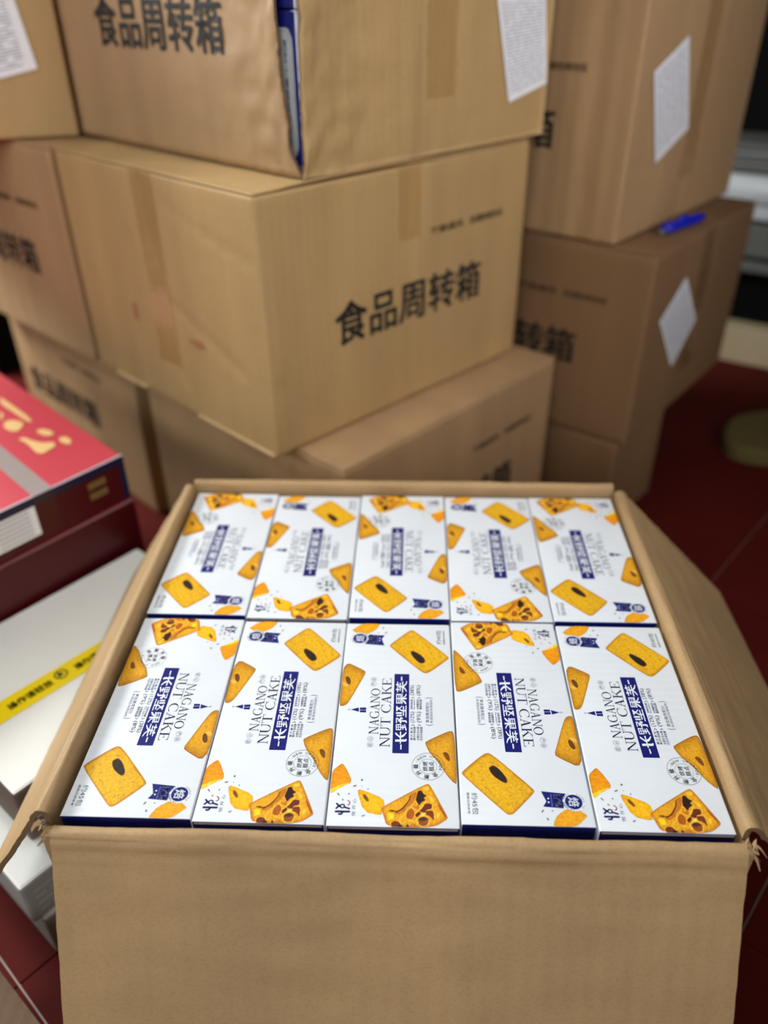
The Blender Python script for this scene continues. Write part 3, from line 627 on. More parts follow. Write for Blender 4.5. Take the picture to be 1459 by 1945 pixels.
def cookie_prints():
    out = []
    p = Print(); p.shaded(ART['seed_cookie'], Y_EDGE, Y_MID, k=.90)
    for L_ in ART['cracks']:
        p.line(L_, .55, lin((176, 112, 18)), .16); p.line([(x + .35, y + .35) for x, y in L_], .4, lin((252, 212, 84)), .155)
    rnd = random.Random(21)
    for _ in range(70):
        u_, v_ = rnd.uniform(.08, .92), rnd.uniform(.1, .9)
        A_, B_, C_, D_ = (197.5, 3.5), (176.5, 27), (217, 63.5), (239.5, 40)
        x = (A_[0] * (1 - u_) + B_[0] * u_) * (1 - v_) + (D_[0] * (1 - u_) + C_[0] * u_) * v_; y = (A_[1] * (1 - u_) + B_[1] * u_) * (1 - v_) + (D_[1] * (1 - u_) + C_[1] * u_) * v_
        a_ = rnd.uniform(0, pi); l_ = rnd.uniform(.6, 1.9); b_ = a_ + rnd.uniform(-.7, .7)
        P_ = [(x, y), (x + l_ * cos(a_), y + l_ * sin(a_)), (x + l_ * cos(a_) + l_ * .7 * cos(b_), y + l_ * sin(a_) + l_ * .7 * sin(b_))]
        p.line(P_, .34, lin((206, 146, 26)), .15); p.line([(q[0] + .3, q[1] + .25) for q in P_], .28, lin((250, 206, 74)), .145)
    p.shaded([(x + (x - 199.5) * .10, y + (y - 34) * .10) for x, y in ART['seed']], lin((222, 164, 30)), lin((170, 100, 30)), .18)
    p.shaded(ART['seed'], SEED_E, SEED_M, .2); out.append((p, 'whole seeded biscuit picture'))
    p = Print(); lc = ART['left_cookie']; p.shaded(lc, O_EDGE, O_MID, k=.64); p.shaded(ART['left_pit'], lin((120, 74, 30)), lin((104, 66, 32)), .2); p.shaded(ART['left_pit_light'], lin((226, 164, 60)), lin((240, 184, 76)), .17); out.append((p, None))
    p = Print(); p.shaded(ART['right_cookie'], O_EDGE, O_MID, k=.64); p.shaded(ART['right_pit'], lin((196, 120, 36)), lin((122, 72, 30)), .2); out.append((p, None))
    p = Print(); p.shaded(ART['piece_a'], lin((226, 142, 22)), lin((240, 156, 22))); p.shaded(ART['piece_a_rim'], lin((236, 196, 30)), lin((250, 214, 50)), .17, n=1); out.append((p, None))
    p = Print(); p.shaded(ART['piece_b'], lin((232, 160, 18)), lin((248, 190, 30)), n=1); p.shaded(ART['pit_b'], lin((204, 150, 52)), lin((126, 76, 30)), .2); out.append((p, None))
    p = Print(); p.shaded(ART['nut_cookie'], lin((196, 118, 26)), lin((234, 170, 36)), k=.88)
    def under(k, sc=1.16, c=lin((252, 202, 66)), z=.18):
        P = ART[k]; cx = sum(q[0] for q in P) / len(P); cy = sum(q[1] for q in P) / len(P)
        p.flat(chaikin([(cx + (x - cx) * sc, cy + (y - cy) * sc) for x, y in P], 1), c, z)
    for k in ('n_pa', 'n_pb', 'n_pc'): p.shaded(ART[k], lin((240, 176, 40)), lin((255, 206, 52)), .16)
    p.shaded(ART['n_brn'], lin((214, 132, 34)), lin((176, 92, 34)), .16)
    p.shaded(ART['n_slice'], lin((196, 116, 34)), lin((206, 124, 36)), .18); p.flat(chaikin(ART['crust'], 1), lin((112, 58, 22)), .2)
    for k in ('n_br1', 'n_br2', 'n_br4', 'n_deep', 'n_deep2'): under(k)
    p.shaded(ART['n_dark1'], lin((92, 52, 34)), lin((50, 28, 22)), .24, n=1)
    for k, (e, m_) in dict(n_br6=(BR, lin((204, 122, 34))), n_br1=(lin((206, 122, 34)), lin((178, 92, 30))), n_br2=(lin((140, 66, 34)), lin((112, 46, 28))), n_br3=(lin((120, 58, 30)), lin((90, 40, 24))),
                           n_br4=(lin((160, 84, 36)), lin((128, 58, 30))), n_br5b=(lin((214, 144, 40)), lin((198, 124, 38))), n_br5=(lin((70, 36, 20)), lin((56, 30, 18)))).items():
        p.shaded(ART[k], e, m_, .22, n=1)
    p.shaded(ART['n_deep'], lin((198, 124, 50)), lin((150, 82, 40)), .22); p.shaded(ART['n_deepd'], lin((116, 62, 40)), lin((84, 46, 36)), .26)
    p.shaded(ART['n_deep2'], lin((150, 78, 34)), lin((122, 56, 30)), .22); p.flat(ART['n_deep3'], lin((58, 30, 18)), .26)
    p.shaded(ART['n_yel'], lin((244, 190, 30)), lin((255, 216, 36)), .2); p.flat(ART['n_yel2'], lin((255, 228, 110)), .28)
    for L_ in ART['n_lines']: p.line(L_, .75, lin((255, 204, 62)), .27)
    out.append((p, 'cut biscuit with nuts picture'))
    p = Print(); p.shaded(ART['piece_c'], lin((232, 166, 30)), lin((242, 170, 34)), n=1); out.append((p, None))
    return out

# Latin capitals with thin serifs: polygons in a cell of height 1
def rect(x0, y0, x1, y1): return [(x0, y0), (x1, y0), (x1, y1), (x0, y1)]
def arc(cx, cy, rx, ry, tx, ty, a0, a1, n=22):
    o = [(cx + rx * cos(a0 + (a1 - a0) * i / n), cy + ry * sin(a0 + (a1 - a0) * i / n)) for i in range(n + 1)]
    i_ = [(cx + (rx - tx) * cos(a0 + (a1 - a0) * i / n), cy + (ry - ty) * sin(a0 + (a1 - a0) * i / n)) for i in range(n + 1)]
    return [[o[k], o[k + 1], i_[k + 1], i_[k]] for k in range(n)]
sf = .046
GL = {
 'N': (.86, [rect(.09, 0, .14, 1), rect(.715, 0, .765, 1), [(.07, 1), (.215, 1), (.765, 0), (.67, 0)], rect(0, 1 - sf, .20, 1), rect(.62, 1 - sf, .86, 1), rect(0, 0, .24, sf)]),
 'A': (.84, [[(.11, 0), (.165, 0), (.44, 1), (.395, 1)], [(.58, 0), (.72, 0), (.46, 1), (.35, 1)], rect(.24, .33, .60, .375), rect(0, 0, .27, sf), rect(.52, 0, .84, sf)]),
 'O': (.90, arc(.45, .5, .45, .52, .13, .045, 0, 2 * pi, 40)),
 'C': (.80, arc(.46, .5, .46, .52, .13, .045, radians(48), radians(318), 34) + [rect(.74, .66, .765, 1.0)]),
 'G': (.90, arc(.46, .5, .46, .52, .13, .045, radians(48), radians(320), 34) + [rect(.74, .66, .765, 1.0), rect(.72, .02, .80, .42), rect(.60, .40, .90, .43)]),
 'U': (.88, [rect(.10, .30, .22, 1), rect(.715, .30, .765, 1), rect(0, 1 - sf, .30, 1), rect(.62, 1 - sf, .88, 1)] + arc(.4325, .32, .3225, .34, .10, .05, pi, 2 * pi, 20)),
 'T': (.76, [rect(.32, 0, .44, 1), rect(0, 1 - sf, .76, 1), [(0, 1), (.03, 1), (.025, .74), (0, .74)], [(.73, 1), (.76, 1), (.76, .74), (.735, .74)], rect(.22, 0, .54, sf)]),
 'K': (.88, [rect(.10, 0, .22, 1), rect(0, 0, .31, sf), rect(0, 1 - sf, .31, 1), [(.20, .47), (.20, .40), (.71, 1), (.64, 1)], [(.33, .58), (.40, .66), (.84, 0), (.69, 0)], rect(.54, 1 - sf, .82, 1), rect(.58, 0, .88, sf)]),
 'E': (.70, [rect(.10, 0, .22, 1), rect(0, 0, .70, sf), rect(0, 1 - sf, .66, 1), rect(.2, .48, .46, .525), rect(.45, .39, .475, .62), [(.70, 0), (.70, .27), (.675, .27), (.63, 0)], [(.66, 1), (.66, .76), (.635, .76), (.60, 1)]]),
 ' ': (.34, []),
}
def latin(p, txt, x0, y0, x1, y1, col):
    gap = .05; tot = sum(GL[c][0] for c in txt) + gap * (len(txt) - 1); k = (x1 - x0) / tot; x = x0; hh = y1 - y0
    for c in txt:
        wd, polys = GL[c]
        for q in polys: p.flat([(x + u * k, y0 + v * hh) for u, v in q], col, .14)
        x += (wd + gap) * k

def build_art():
    """list of (part name, mesh builder, material, label)"""
    parts = []
    for p, lab in cookie_prints(): parts.append(('biscuit_picture', p, M_cookie, lab))
    p = Print(); p.flat([(75.8, 43), (174.7, 43), (174.7, 57.9), (75.8, 57.9)], NAVY, .12)
    for st in ART['title']: p.flat(st, WHT, .2)
    parts.append(('title_banner', p, M_ink, 'navy banner with white title'))
    p = Print(); latin(p, 'NAGANO', 97.2, 71.6, 154.3, 80.4, INK); latin(p, 'NUT CAKE', 82.6, 60.6, 168.1, 69.8, INK)
    for cx, ch in ((84.7, '\u5320'), (91.7, '\u5fc3'), (160.2, '\u4e25'), (166.6, '\u9009')):
        p.ring(cx, 78.6, 2.5, 2.75, GREY, .14, 24); p.text_at(ch, cx, 78.6, 2.9, 0, GREY, .14)
    parts.append(('latin_title', p, M_ink, None))
    p = Print(); p.flat(ART['tower'], NAVY)
    for q in ART['towerbox']: p.flat(q, NAVY)
    p.flat([(126.4, 98), (126.4, 102), (126.7, 102), (126.7, 98)], INK); p.flat([(125.3, 100.5), (127.8, 100.5), (127.8, 100.8), (125.3, 100.8)], INK)
    parts.append(('church_emblem', p, M_ink, None))
    p = Print()
    B2 = lin((34, 40, 108)); o_ = .004
    p.text('\u6930 \u7247 \u8106 \u997c', 91, 39.4, 106, 41.6, B2, off=o_); p.text('\u6930\u5b50\u7247\u6dfb\u52a0\u91cf', 91, 36.6, 106.8, 39.0, B2, off=o_); p.text('>', 107.6, 37.4, 109.8, 40.8, B2)
    p.text('(12%)', 111.9, 36.9, 125.3, 41.8, INK)
    p.text('\u575a\u679c\u6dfb\u52a0\u91cf', 128.3, 39.4, 140.8, 41.6, B2, off=o_); p.text('Nut addition', 128.3, 37.4, 140.8, 38.8, B2); p.text('>', 142, 37.8, 144.2, 41.0, B2)
    p.text('(38%)', 146.3, 37.2, 159.7, 42.1, INK)
    p.text('\u957f\u91ce\u5df4\u65e6\u6728\u679c', 91, 33.2, 106.8, 35.6, B2, off=o_); p.text('\u5df4\u65e6\u6728\u6dfb\u52a0\u91cf', 91, 30.2, 106.8, 32.6, B2, off=o_); p.text('>', 107.6, 31.4, 109.8, 34.8, B2)
    p.text('(9%)', 112.1, 30.7, 125.4, 35.7, INK)
    p.text('\u957f\u91ce\u8170\u679c\u7c7b', 128.3, 33.4, 141, 35.8, B2, off=o_); p.text('\u8170\u679c\u6dfb\u52a0\u91cf', 128.3, 30.6, 141, 33.0, B2, off=o_); p.text('>', 142, 31.8, 144.2, 35.0, B2)
    p.text('(8%)', 146.1, 31.0, 159.8, 35.9, INK)
    p.text('\u9ec4\u91d1\u81b3\u98df\u914d\u6bd4', 112, 23.8, 137.6, 27.2, GREY); p.text('\u672a\u6dfb\u52a0\u4efb\u4f55\u6dfb\u52a0\u5242', 111.4, 20.4, 141, 23.0, GREY)
    p.text('(', 108.6, 20.0, 110.0, 27.4, INK); p.text(')', 142.2, 20.0, 143.6, 27.4, INK)
    parts.append(('ingredient_print', p, M_ink, None))
    # round stamp
    p = Print(); cx, cy, R1, R0 = 62.0, 25.6, 14.6, 8.0
    p.ring(cx, cy, R1 - .22, R1 + .02, BLK, .30, 64); p.ring(cx, cy, R0 - .2, R0, BLK, .30, 48)
    for ch, a in zip('\u5168\u65b0\u5347\u7ea7', (214, 172, 130, 92)):
        t = radians(a); p.text_at(ch, cx + 11.2 * cos(t), cy + 11.2 * sin(t), 4.6, t - pi / 2, BLK, .30, .012)
    for ch, a in zip('\u00b7NEW UPGRADE\u00b7', (64, 48, 33, 17, 0, -14, -30, -46, -62, -77, -92, -107, -122)):
        if ch == ' ': continue
        t = radians(a); p.text_at(ch, cx + 11.2 * cos(t), cy + 11.2 * sin(t), .7 if ch == '\u00b7' else 2.5, t - pi / 2, BLK, .30)
    for ch, x, y in (('\u70d8', -2.7, 2.6), ('\u70e4', 2.7, 2.6), ('\u7cd5', -2.7, -2.9), ('\u70b9', 2.7, -2.9)):
        p.text_at(ch, cx + x, cy + y, 4.7, 0, BLK, .30, .004)
    parts.append(('round_stamp', p, M_ink, None))
    # ribbon badge
    p = Print(); p.flat(ART['ribbon'], NAVY, .14)
    p.disc(225.9, 95.9, 9.3, WHT, .17); p.ring(225.9, 95.9, 7.2, 7.3, WHT, .2, 40); p.disc(225.9, 95.9, 7.3, NAVY, .2)
    p.text_at('\u7119', 225.9, 95.9, 9.2, 0, WHT, .24, .02)
    for k, ch in enumerate('CHANG YE JIAN GUO FU'):
        if ch == ' ': continue
        t = radians(152 - k * 14.5); p.text_at(ch, 225.9 + 8.6 * cos(t), 95.9 + 8.6 * sin(t), 1.45, t - pi / 2, NAVY, .24, .01)
    for k, ch in enumerate('\u2022ZHU BAKE\u2022'):
        if ch == ' ': continue
        t = radians(206 + k * 14); p.text_at(ch, 225.9 + 8.5 * cos(t), 95.9 + 8.5 * sin(t), .7 if ch == '\u2022' else 1.4, t + pi / 2, NAVY, .24, .01)
    p.text('\u6df7\u5408\u88c5', 218.6, 79.6, 231.6, 85.4, WHT, .2, .012)
    p.text('Mixed loading', 218.9, 76.5, 231.0, 78.0, lin((150, 156, 210)), .2)
    p.disc(223.0, 74.8, .8, WHT, .2, 12); p.disc(226.8, 74.6, .8, WHT, .2, 12)
    parts.append(('ribbon_badge', p, M_ink, None))
    # pack count
    p = Print(); p.text('\u7ea645\u5305', 219.0, 9.6, 240.2, 14.8, BLK); p.text('\u56fe\u6848\u4ec5\u4f9b\u53c2\u8003', 219.0, 5.5, 239.8, 7.7, BLK)
    parts.append(('pack_count', p, M_ink, None))
    # maker's mark: a figure built of round-ended strokes, smile and dot
    p = Print(); LB = lin((16, 20, 88))
    lg = ART['lg']
    for k in ('bars', 'hook', 'x1', 'x2', 'tail'): p.line(lg[k], 1.6 if k != 'bars' else 1.9, LB, .14, True)
    (rx, ry), (r1x, r1y), _q = lg['ring']; p.ring(rx, ry, 1.15, 2.35, LB, .14, 28)
    p.line(lg['smile'], .85, lin((170, 40, 78)), .14, True); p.disc(lg['dot'][0][0], lg['dot'][0][1], .95, lin((214, 150, 96)), .14, 16)
    p.text('\u60a6 \u5f00 \u5fc3', 9.8, 87.4, 26.8, 90.6, GREY)
    parts.append(('maker_mark', p, M_ink, None))
    p = Print()
    for c in ART['crumbs']: p.flat(c, lin((120, 92, 66)), .14)
    parts.append(('crumb_print', p, M_ink, None))
    return parts

def make_box():
    root = bpy.data.objects.new('biscuit_box', None); COL.objects.link(root); root.empty_display_size = .03
    def D(p, n):
        return -.0007 * max(0, n.z) * sin(pi * min(1, max(0, p.x / BL))) * sin(pi * min(1, max(0, p.y / BW)))* 0
    V, Fc, ax = rounded_box(BL, BW, BH, .0014, (2, 2, 2), None, -BL / 2, -BW / 2, 0)
    mi = [1 if a[0] == 0 else 0 for a in ax]
    mesh_obj('box_body', V, Fc, [M_white, M_navy], root, mi, smooth=True)
    # tuck-in lid edge: a pale board thickness line above the navy ends
    m = MB(); m.box(-BL / 2 - .0004, -BW / 2 + .002, BH - .0030, -BL / 2 + .0010, BW / 2 - .002, BH - .0014)
    m.build('lid_edge', plain('lid_board_edge', (170, 160, 150), .7, .2), root)
    for nm, p, mt, lab in build_art():
        o = p.build(nm, mt, root, colors=True)
        if lab: o['label'] = lab
        if nm == 'crumb_print': o['kind'] = 'stuff'
    return root

box0 = make_box()
def dup(src):
    r = src.copy(); COL.objects.link(r)
    for ch in src.children:
        c = ch.copy(); COL.objects.link(c); c.parent = r
    return r
pitch = .112
ends = {1: 'seeded biscuit end nearest', -1: 'cut nut biscuit end nearest'}
order = [(0, [1, -1, -1, 1, -1], 'front row'), (1, [1, -1, 1, -1, 1], 'back row')]
place = ['leftmost', 'second from left', 'middle', 'second from right', 'rightmost']
dy = {(0, 0): .0005, (0, 1): -.001, (0, 2): -.0015, (0, 3): .0025, (0, 4): -.0005, (1, 0): .0045, (1, 1): .001, (1, 2): .004, (1, 3): .001, (1, 4): .0035}
k = 0
for row, dirs, rn in order:
    for i, d in enumerate(dirs):
        o = box0 if k == 0 else dup(box0)
        k += 1
        o.location = (-.224 + pitch * i + random.uniform(-.0004, .0004), .126 + row * .2515 + dy[(row, i)] , -BH + random.uniform(-.0012, .0006))
        o.rotation_euler = (0, 0, (-pi / 2 if d == 1 else pi / 2) + radians(random.uniform(-.25, .25)))
        tag(o, 'white biscuit box, %s in %s, %s' % (place[i], rn, ends[d]), 'biscuit box', 'biscuit boxes packed in the open carton')

# ------------------------------------------------------------------ the open carton
oc = bpy.data.objects.new('open_carton', None); COL.objects.link(oc); oc.location = (0, .252, ZF)
tag(oc, 'open kraft carton in front packed with ten white biscuit boxes, flaps folded out', 'carton')
def W3(x, y, z): return (x, y - .252, z - ZF)
XW, YF, YB, TH = .2835, -.0065, .5120, .0065
mb = MB()
top = -.006
mb.box(-XW - TH, YF - TH - .252, .0005, XW + TH, YF - .252, top - ZF); mb.build('carton_wall', M_kraft_open, oc)
mb = MB(); mb.box(-XW - TH, YB - .252, .0005, XW + TH, YB + TH - .252, top - ZF); mb.build('carton_wall', M_kraft_open, oc)
for s_ in (-1, 1):
    mb = MB(); x0, x1 = (XW, XW + TH) if s_ > 0 else (-XW - TH, -XW)
    mb.box(x0, YF - .252 + .0003, .0005, x1, YB - .252 - .0003, top - ZF); mb.build('carton_wall', M_kraft_open, oc)
mb = MB(); mb.box(-XW + .0005, YF + .0005 - .252, -BH - .0075 - ZF, XW - .0005, YB - .0005 - .252, -BH - .0016 - ZF); mb.box(-XW + .0005, YF + .0005 - .252, .0008, XW - .0005, YB - .0005 - .252, .006)
mb.build('divider_sheet', M_liner, oc)

def flap(name, side, z_top, r, ang, length, w0, w1, th=.0048, amp=.0012, dent=None, taper=0.0, curl=0.0):
    """fold over the rim then straight down-and-out; side = outward axis"""
    prof = [(0.0, top - .001)]
    n = 10
    a_end = pi / 2 + ang                                            # turn from vertical-up to downwards
    for i in range(n + 1):
        t = a_end * i / n
        prof.append((r - r * cos(t), z_top - r + r * sin(t)))
    # tangent after the turn
    tx, tz = sin(a_end), cos(a_end)
    m = 34
    bx, bz = prof[-1]
    for i in range(1, m + 1):
        q = length * (i / m) ** 1.7; c = curl * (i / m) ** 2
        prof.append((bx + tx * q + c * tz, bz + tz * q - c * tx))
    N_ = len(prof); ws = 44
    V = []; 
    nrm = []
    for i in range(N_):
        a = prof[max(0, i - 1)]; b = prof[min(N_ - 1, i + 1)]
        dx, dz = b[0] - a[0], b[1] - a[1]; L = hypot(dx, dz) or 1
        nrm.append((-dz / L, dx / L))                                # left of travel: outer / upper side
    for layer in (0, 1):
        for i in range(N_):
            q = (max(0, i - n - 1) / m) ** 1.7; ql = q * length
            for j in range(ws + 1):
                v = j / ws; s = w0 + (w1 - w0) * v
                s = s + (taper * q) * (1 - 2 * v)
                d = amp * noise.noise(Vector((s * 14, i * .35, z_top * 100 + ang))) * min(1, i / 4) if True else 0
                d += amp * .5 * noise.noise(Vector((s * 55, i * .9, 2 + ang)))
                d += .0009 * math.exp(-((ql - .005) / .004) ** 2) * (i > n) - .0013 * math.exp(-((ql - .0125 - .002 * noise.noise(Vector((s * 20, 3, 1)))) / .0028) ** 2) * (.75 + .5 * noise.noise(Vector((s * 34, 5, ang)))) * (i > n)
                if dent: d += dent(s, i, n, q)
                if j in (0, ws): s += .0006 * noise.noise(Vector((i * 3.1, j, 5)))
                off = d - (0 if layer == 0 else th)
                x = prof[i][0] + nrm[i][0] * off; z = prof[i][1] + nrm[i][1] * off
                if side == 'front': V.append(W3(s, YF - x, z))
                elif side == 'back': V.append(W3(s, YB + x, z))
                elif side == 'left': V.append(W3(-XW - x, s, z))
                else: V.append(W3(XW + x, s, z))
    Wn = ws + 1; T = N_ * Wn; F2 = []; mi = []
    flip = side in ('front', 'right')
    for i in range(N_ - 1):
        for j in range(ws):
            q = (i * Wn + j, i * Wn + j + 1, (i + 1) * Wn + j + 1, (i + 1) * Wn + j)
            F2.append(q[::-1] if not flip else q); mi.append(0)
            F2.append(tuple(T + k for k in (q if not flip else q[::-1]))); mi.append(1)
    for j in range(ws):
        for i in (0, N_ - 1): F2.append((i * Wn + j, i * Wn + j + 1, T + i * Wn + j + 1, T + i * Wn + j)); mi.append(2)
    for i in range(N_ - 1):
        for j in (0, ws): F2.append((i * Wn + j, (i + 1) * Wn + j, T + (i + 1) * Wn + j, T + i * Wn + j)); mi.append(2)
    o = mesh_obj(name, V, F2, [M_kraft_open, M_kraft_open, M_edge], oc, mi, smooth=True)
    e = o.modifiers.new('split', 'EDGE_SPLIT'); e.split_angle = radians(50)
    return o
def front_dent(s, i, n, q):
    d = 0
    if i <= n + 3: d -= .0026 * math.exp(-((s - .012) / .035) ** 2) * math.exp(-((i - n * .8) / 4) ** 2)
    for c, dp, wd in ((-.052, -.0011, .004), (-.012, .0007, .006), (.052, .0011, .004), (.056, -.0009, .005)):
        if i > n: d += dp * math.exp(-((s - c) / wd) ** 2) * min(1, q * 6)
    if i > n: d += .0012 * math.exp(-((q - .035) / .02) ** 2) * (.6 + .4 * noise.noise(Vector((s * 30, 1, 1))))
    return d
flap('front_flap', 'front', .0035, .0062, radians(66), .262, -.2785, .2815, dent=front_dent)
flap('back_flap', 'back', .0150, .0060, radians(80), .250, -.285, .283)
flap('left_flap', 'left', .0140, .0065, radians(58), .184, -.0035, .508, curl=-.004)
flap('right_flap', 'right', .0110, .0065, radians(45), .236, .000, .508, curl=.002)
# torn kraft fibres where the corner folds have split
for cx, cy, sg in ((-.288, -.006, -1), (.287, -.006, 1), (.288, .512, 1), (-.289, .512, -1)):
    mb = MB(); rnd = random.Random(int(cx * 1000 + cy * 77))
    for k in range(12):
        p = Vector((cx + rnd.uniform(-.004, .004), cy - .252 + rnd.uniform(-.006, .003), -.004 - ZF + rnd.uniform(-.006, .008)))
        d = Vector((rnd.uniform(-.003, .008) * sg, rnd.uniform(-.010, .003), rnd.uniform(-.006, .006)))
        e = Vector((rnd.uniform(-.002, .002), .001, rnd.uniform(.001, .004)))
        mid = p + d * .5 + Vector((0, 0, rnd.uniform(-.002, .003)))
        mb.poly([p, mid, mid + e, p + e]); mb.poly([mid, p + d, p + d + e * .3, mid + e])
    tag(mb.build('torn_fibre', M_edge_pale, oc), 'frayed kraft paper at the split corner')

# ------------------------------------------------------------------ white cartons at the left
def prism(name, foot, z0, z1, mats, parent=None, bevel=.003):
    n = len(foot); V = [(x, y, z0) for x, y in foot] + [(x, y, z1) for x, y in foot]
    Fc = [tuple(range(n - 1, -1, -1)), tuple(range(n, 2 * n))] + [(i, (i + 1) % n, n + (i + 1) % n, n + i) for i in range(n)]
    o = mesh_obj(name, V, Fc, mats, parent); bev(o, bevel); return o
M_wside_shaded = plain('shaded_white_carton_side', (158, 155, 150), .7, .2, var=.08, scale=12)  # greyed white: shade under the left flap put into the side colour
uu, vv_ = Vector((.615, .7885)), Vector((-.7885, .615))
def clip_x(P, xm):
    out = []
    for i in range(len(P)):
        a, b = P[i], P[(i + 1) % len(P)]
        if a[0] <= xm: out.append(tuple(a))
        if (a[0] <= xm) != (b[0] <= xm):
            t = (xm - a[0]) / (b[0] - a[0]); out.append((xm, a[1] + t * (b[1] - a[1])))
    return out
def wcarton(label, N, Lu, Lv, z0, z1, tape, side, u=uu, v=vv_):
    N = Vector(N); P = [N, N + u * Lu, N + u * Lu + v * Lv, N + v * Lv]
    P = clip_x([(p.x, p.y) for p in P], -.2965)
    root = bpy.data.objects.new('white_carton', None); COL.objects.link(root); root.location = (P[0][0], P[0][1], z0); root.empty_display_size = .03
    tag(root, label, 'carton')
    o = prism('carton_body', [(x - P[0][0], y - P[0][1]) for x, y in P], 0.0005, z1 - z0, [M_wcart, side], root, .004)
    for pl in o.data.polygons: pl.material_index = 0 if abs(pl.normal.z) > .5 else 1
    h = z1 - z0
    def q(su, sv, z): p = N + u * su + v * sv; return (p.x - P[0][0], p.y - P[0][1], z)
    if tape:
        ta, tb_ = tape
        m = MB(); n = 8
        m.poly([q(-.0, ta, h + .0009), q(.245, ta - .004, h + .0009), q(.245, tb_ - .004, h + .0009), q(0, tb_, h + .0009)])
        m.build('yellow_tape', M_yellow, root)
        m = MB(); V, Fc, asp = text_mesh('\u5317\u4eac\u7279\u4ea7\u7f8e\u98df', .012)
        for su0, su1, txt in ((.060, .118, '\u64cd\u4f5c\u8bf7\u8f7b\u653e'), (-.03, .012, '\u5c0f\u5fc3\u8f7b\u653e'), (.150, .205, '\u64cd\u4f5c\u8bf7\u8f7b\u653e')):
            V, Fc, asp = text_mesh(txt, .014); b = len(m.v)
            for (x, y) in V:
                s_ = su0 + x * (su1 - su0)
                m.v.append(q(s_, ta + (tb_ - ta) * (.30 + .34 * y) - .016 * s_, h + .0016)); m.c.append((1, 1, 1))
            for f_ in Fc: m.f.append(tuple(b + i for i in f_)); m.mi.append(0)
        # a ringed mark between the words
        for su_ in (.034, .132):
            cv = ta + (tb_ - ta) * .5
            for i in range(20):
                t0, t1 = pi * 2 * i / 20, pi * 2 * (i + 1) / 20
                m.poly([q(su_ + .0085 * cos(t0), cv + .0085 * sin(t0), h + .0016), q(su_ + .0085 * cos(t1), cv + .0085 * sin(t1), h + .0016), q(su_ + .0068 * cos(t1), cv + .0068 * sin(t1), h + .0016), q(su_ + .0068 * cos(t0), cv + .0068 * sin(t0), h + .0016)])
            m.poly([q(su_ - .005, cv - .004, h + .0016), q(su_ + .004, cv - .001, h + .0016), q(su_ - .002, cv + .006, h + .0016)])
        m.build('tape_lettering', M_black, root)
    # printed lines on the near side
    m = MB(); rnd = random.Random(int(h * 1000))
    for k in range(4):
        zz = h * (.2 + .17 * k); s_ = .012
        while s_ < .12:
            L = rnd.uniform(.01, .03); 
            pa = N + u * s_ - v * .0006; pb = N + u * (s_ + L) - v * .0006
            m.poly([(pa.x - P[0][0], pa.y - P[0][1], zz), (pb.x - P[0][0], pb.y - P[0][1], zz), (pb.x - P[0][0], pb.y - P[0][1], zz + .004), (pa.x - P[0][0], pa.y - P[0][1], zz + .004)])
            s_ += L + .004
    m.build('side_print', M_wcart_d, root)
    return root
wcarton('white carton at left with a yellow printed tape across its top', (-.415, .129), .358, .279, -.236, -.150, (.105, .140), plain('shaded_carton_side', (116, 100, 90), .7, .2))  # brown-grey side: shade beside the open carton put into the colour
wcarton('white carton second in its pile, its printed side showing under the left flap', (-.408, .073), .30, .27, -.305, -.238, None, M_wside_shaded)
wcarton('lowest white carton of the left pile, standing on the red floor', (-.400, .078), .30, .27, ZF, -.307, None, M_wside_shaded)

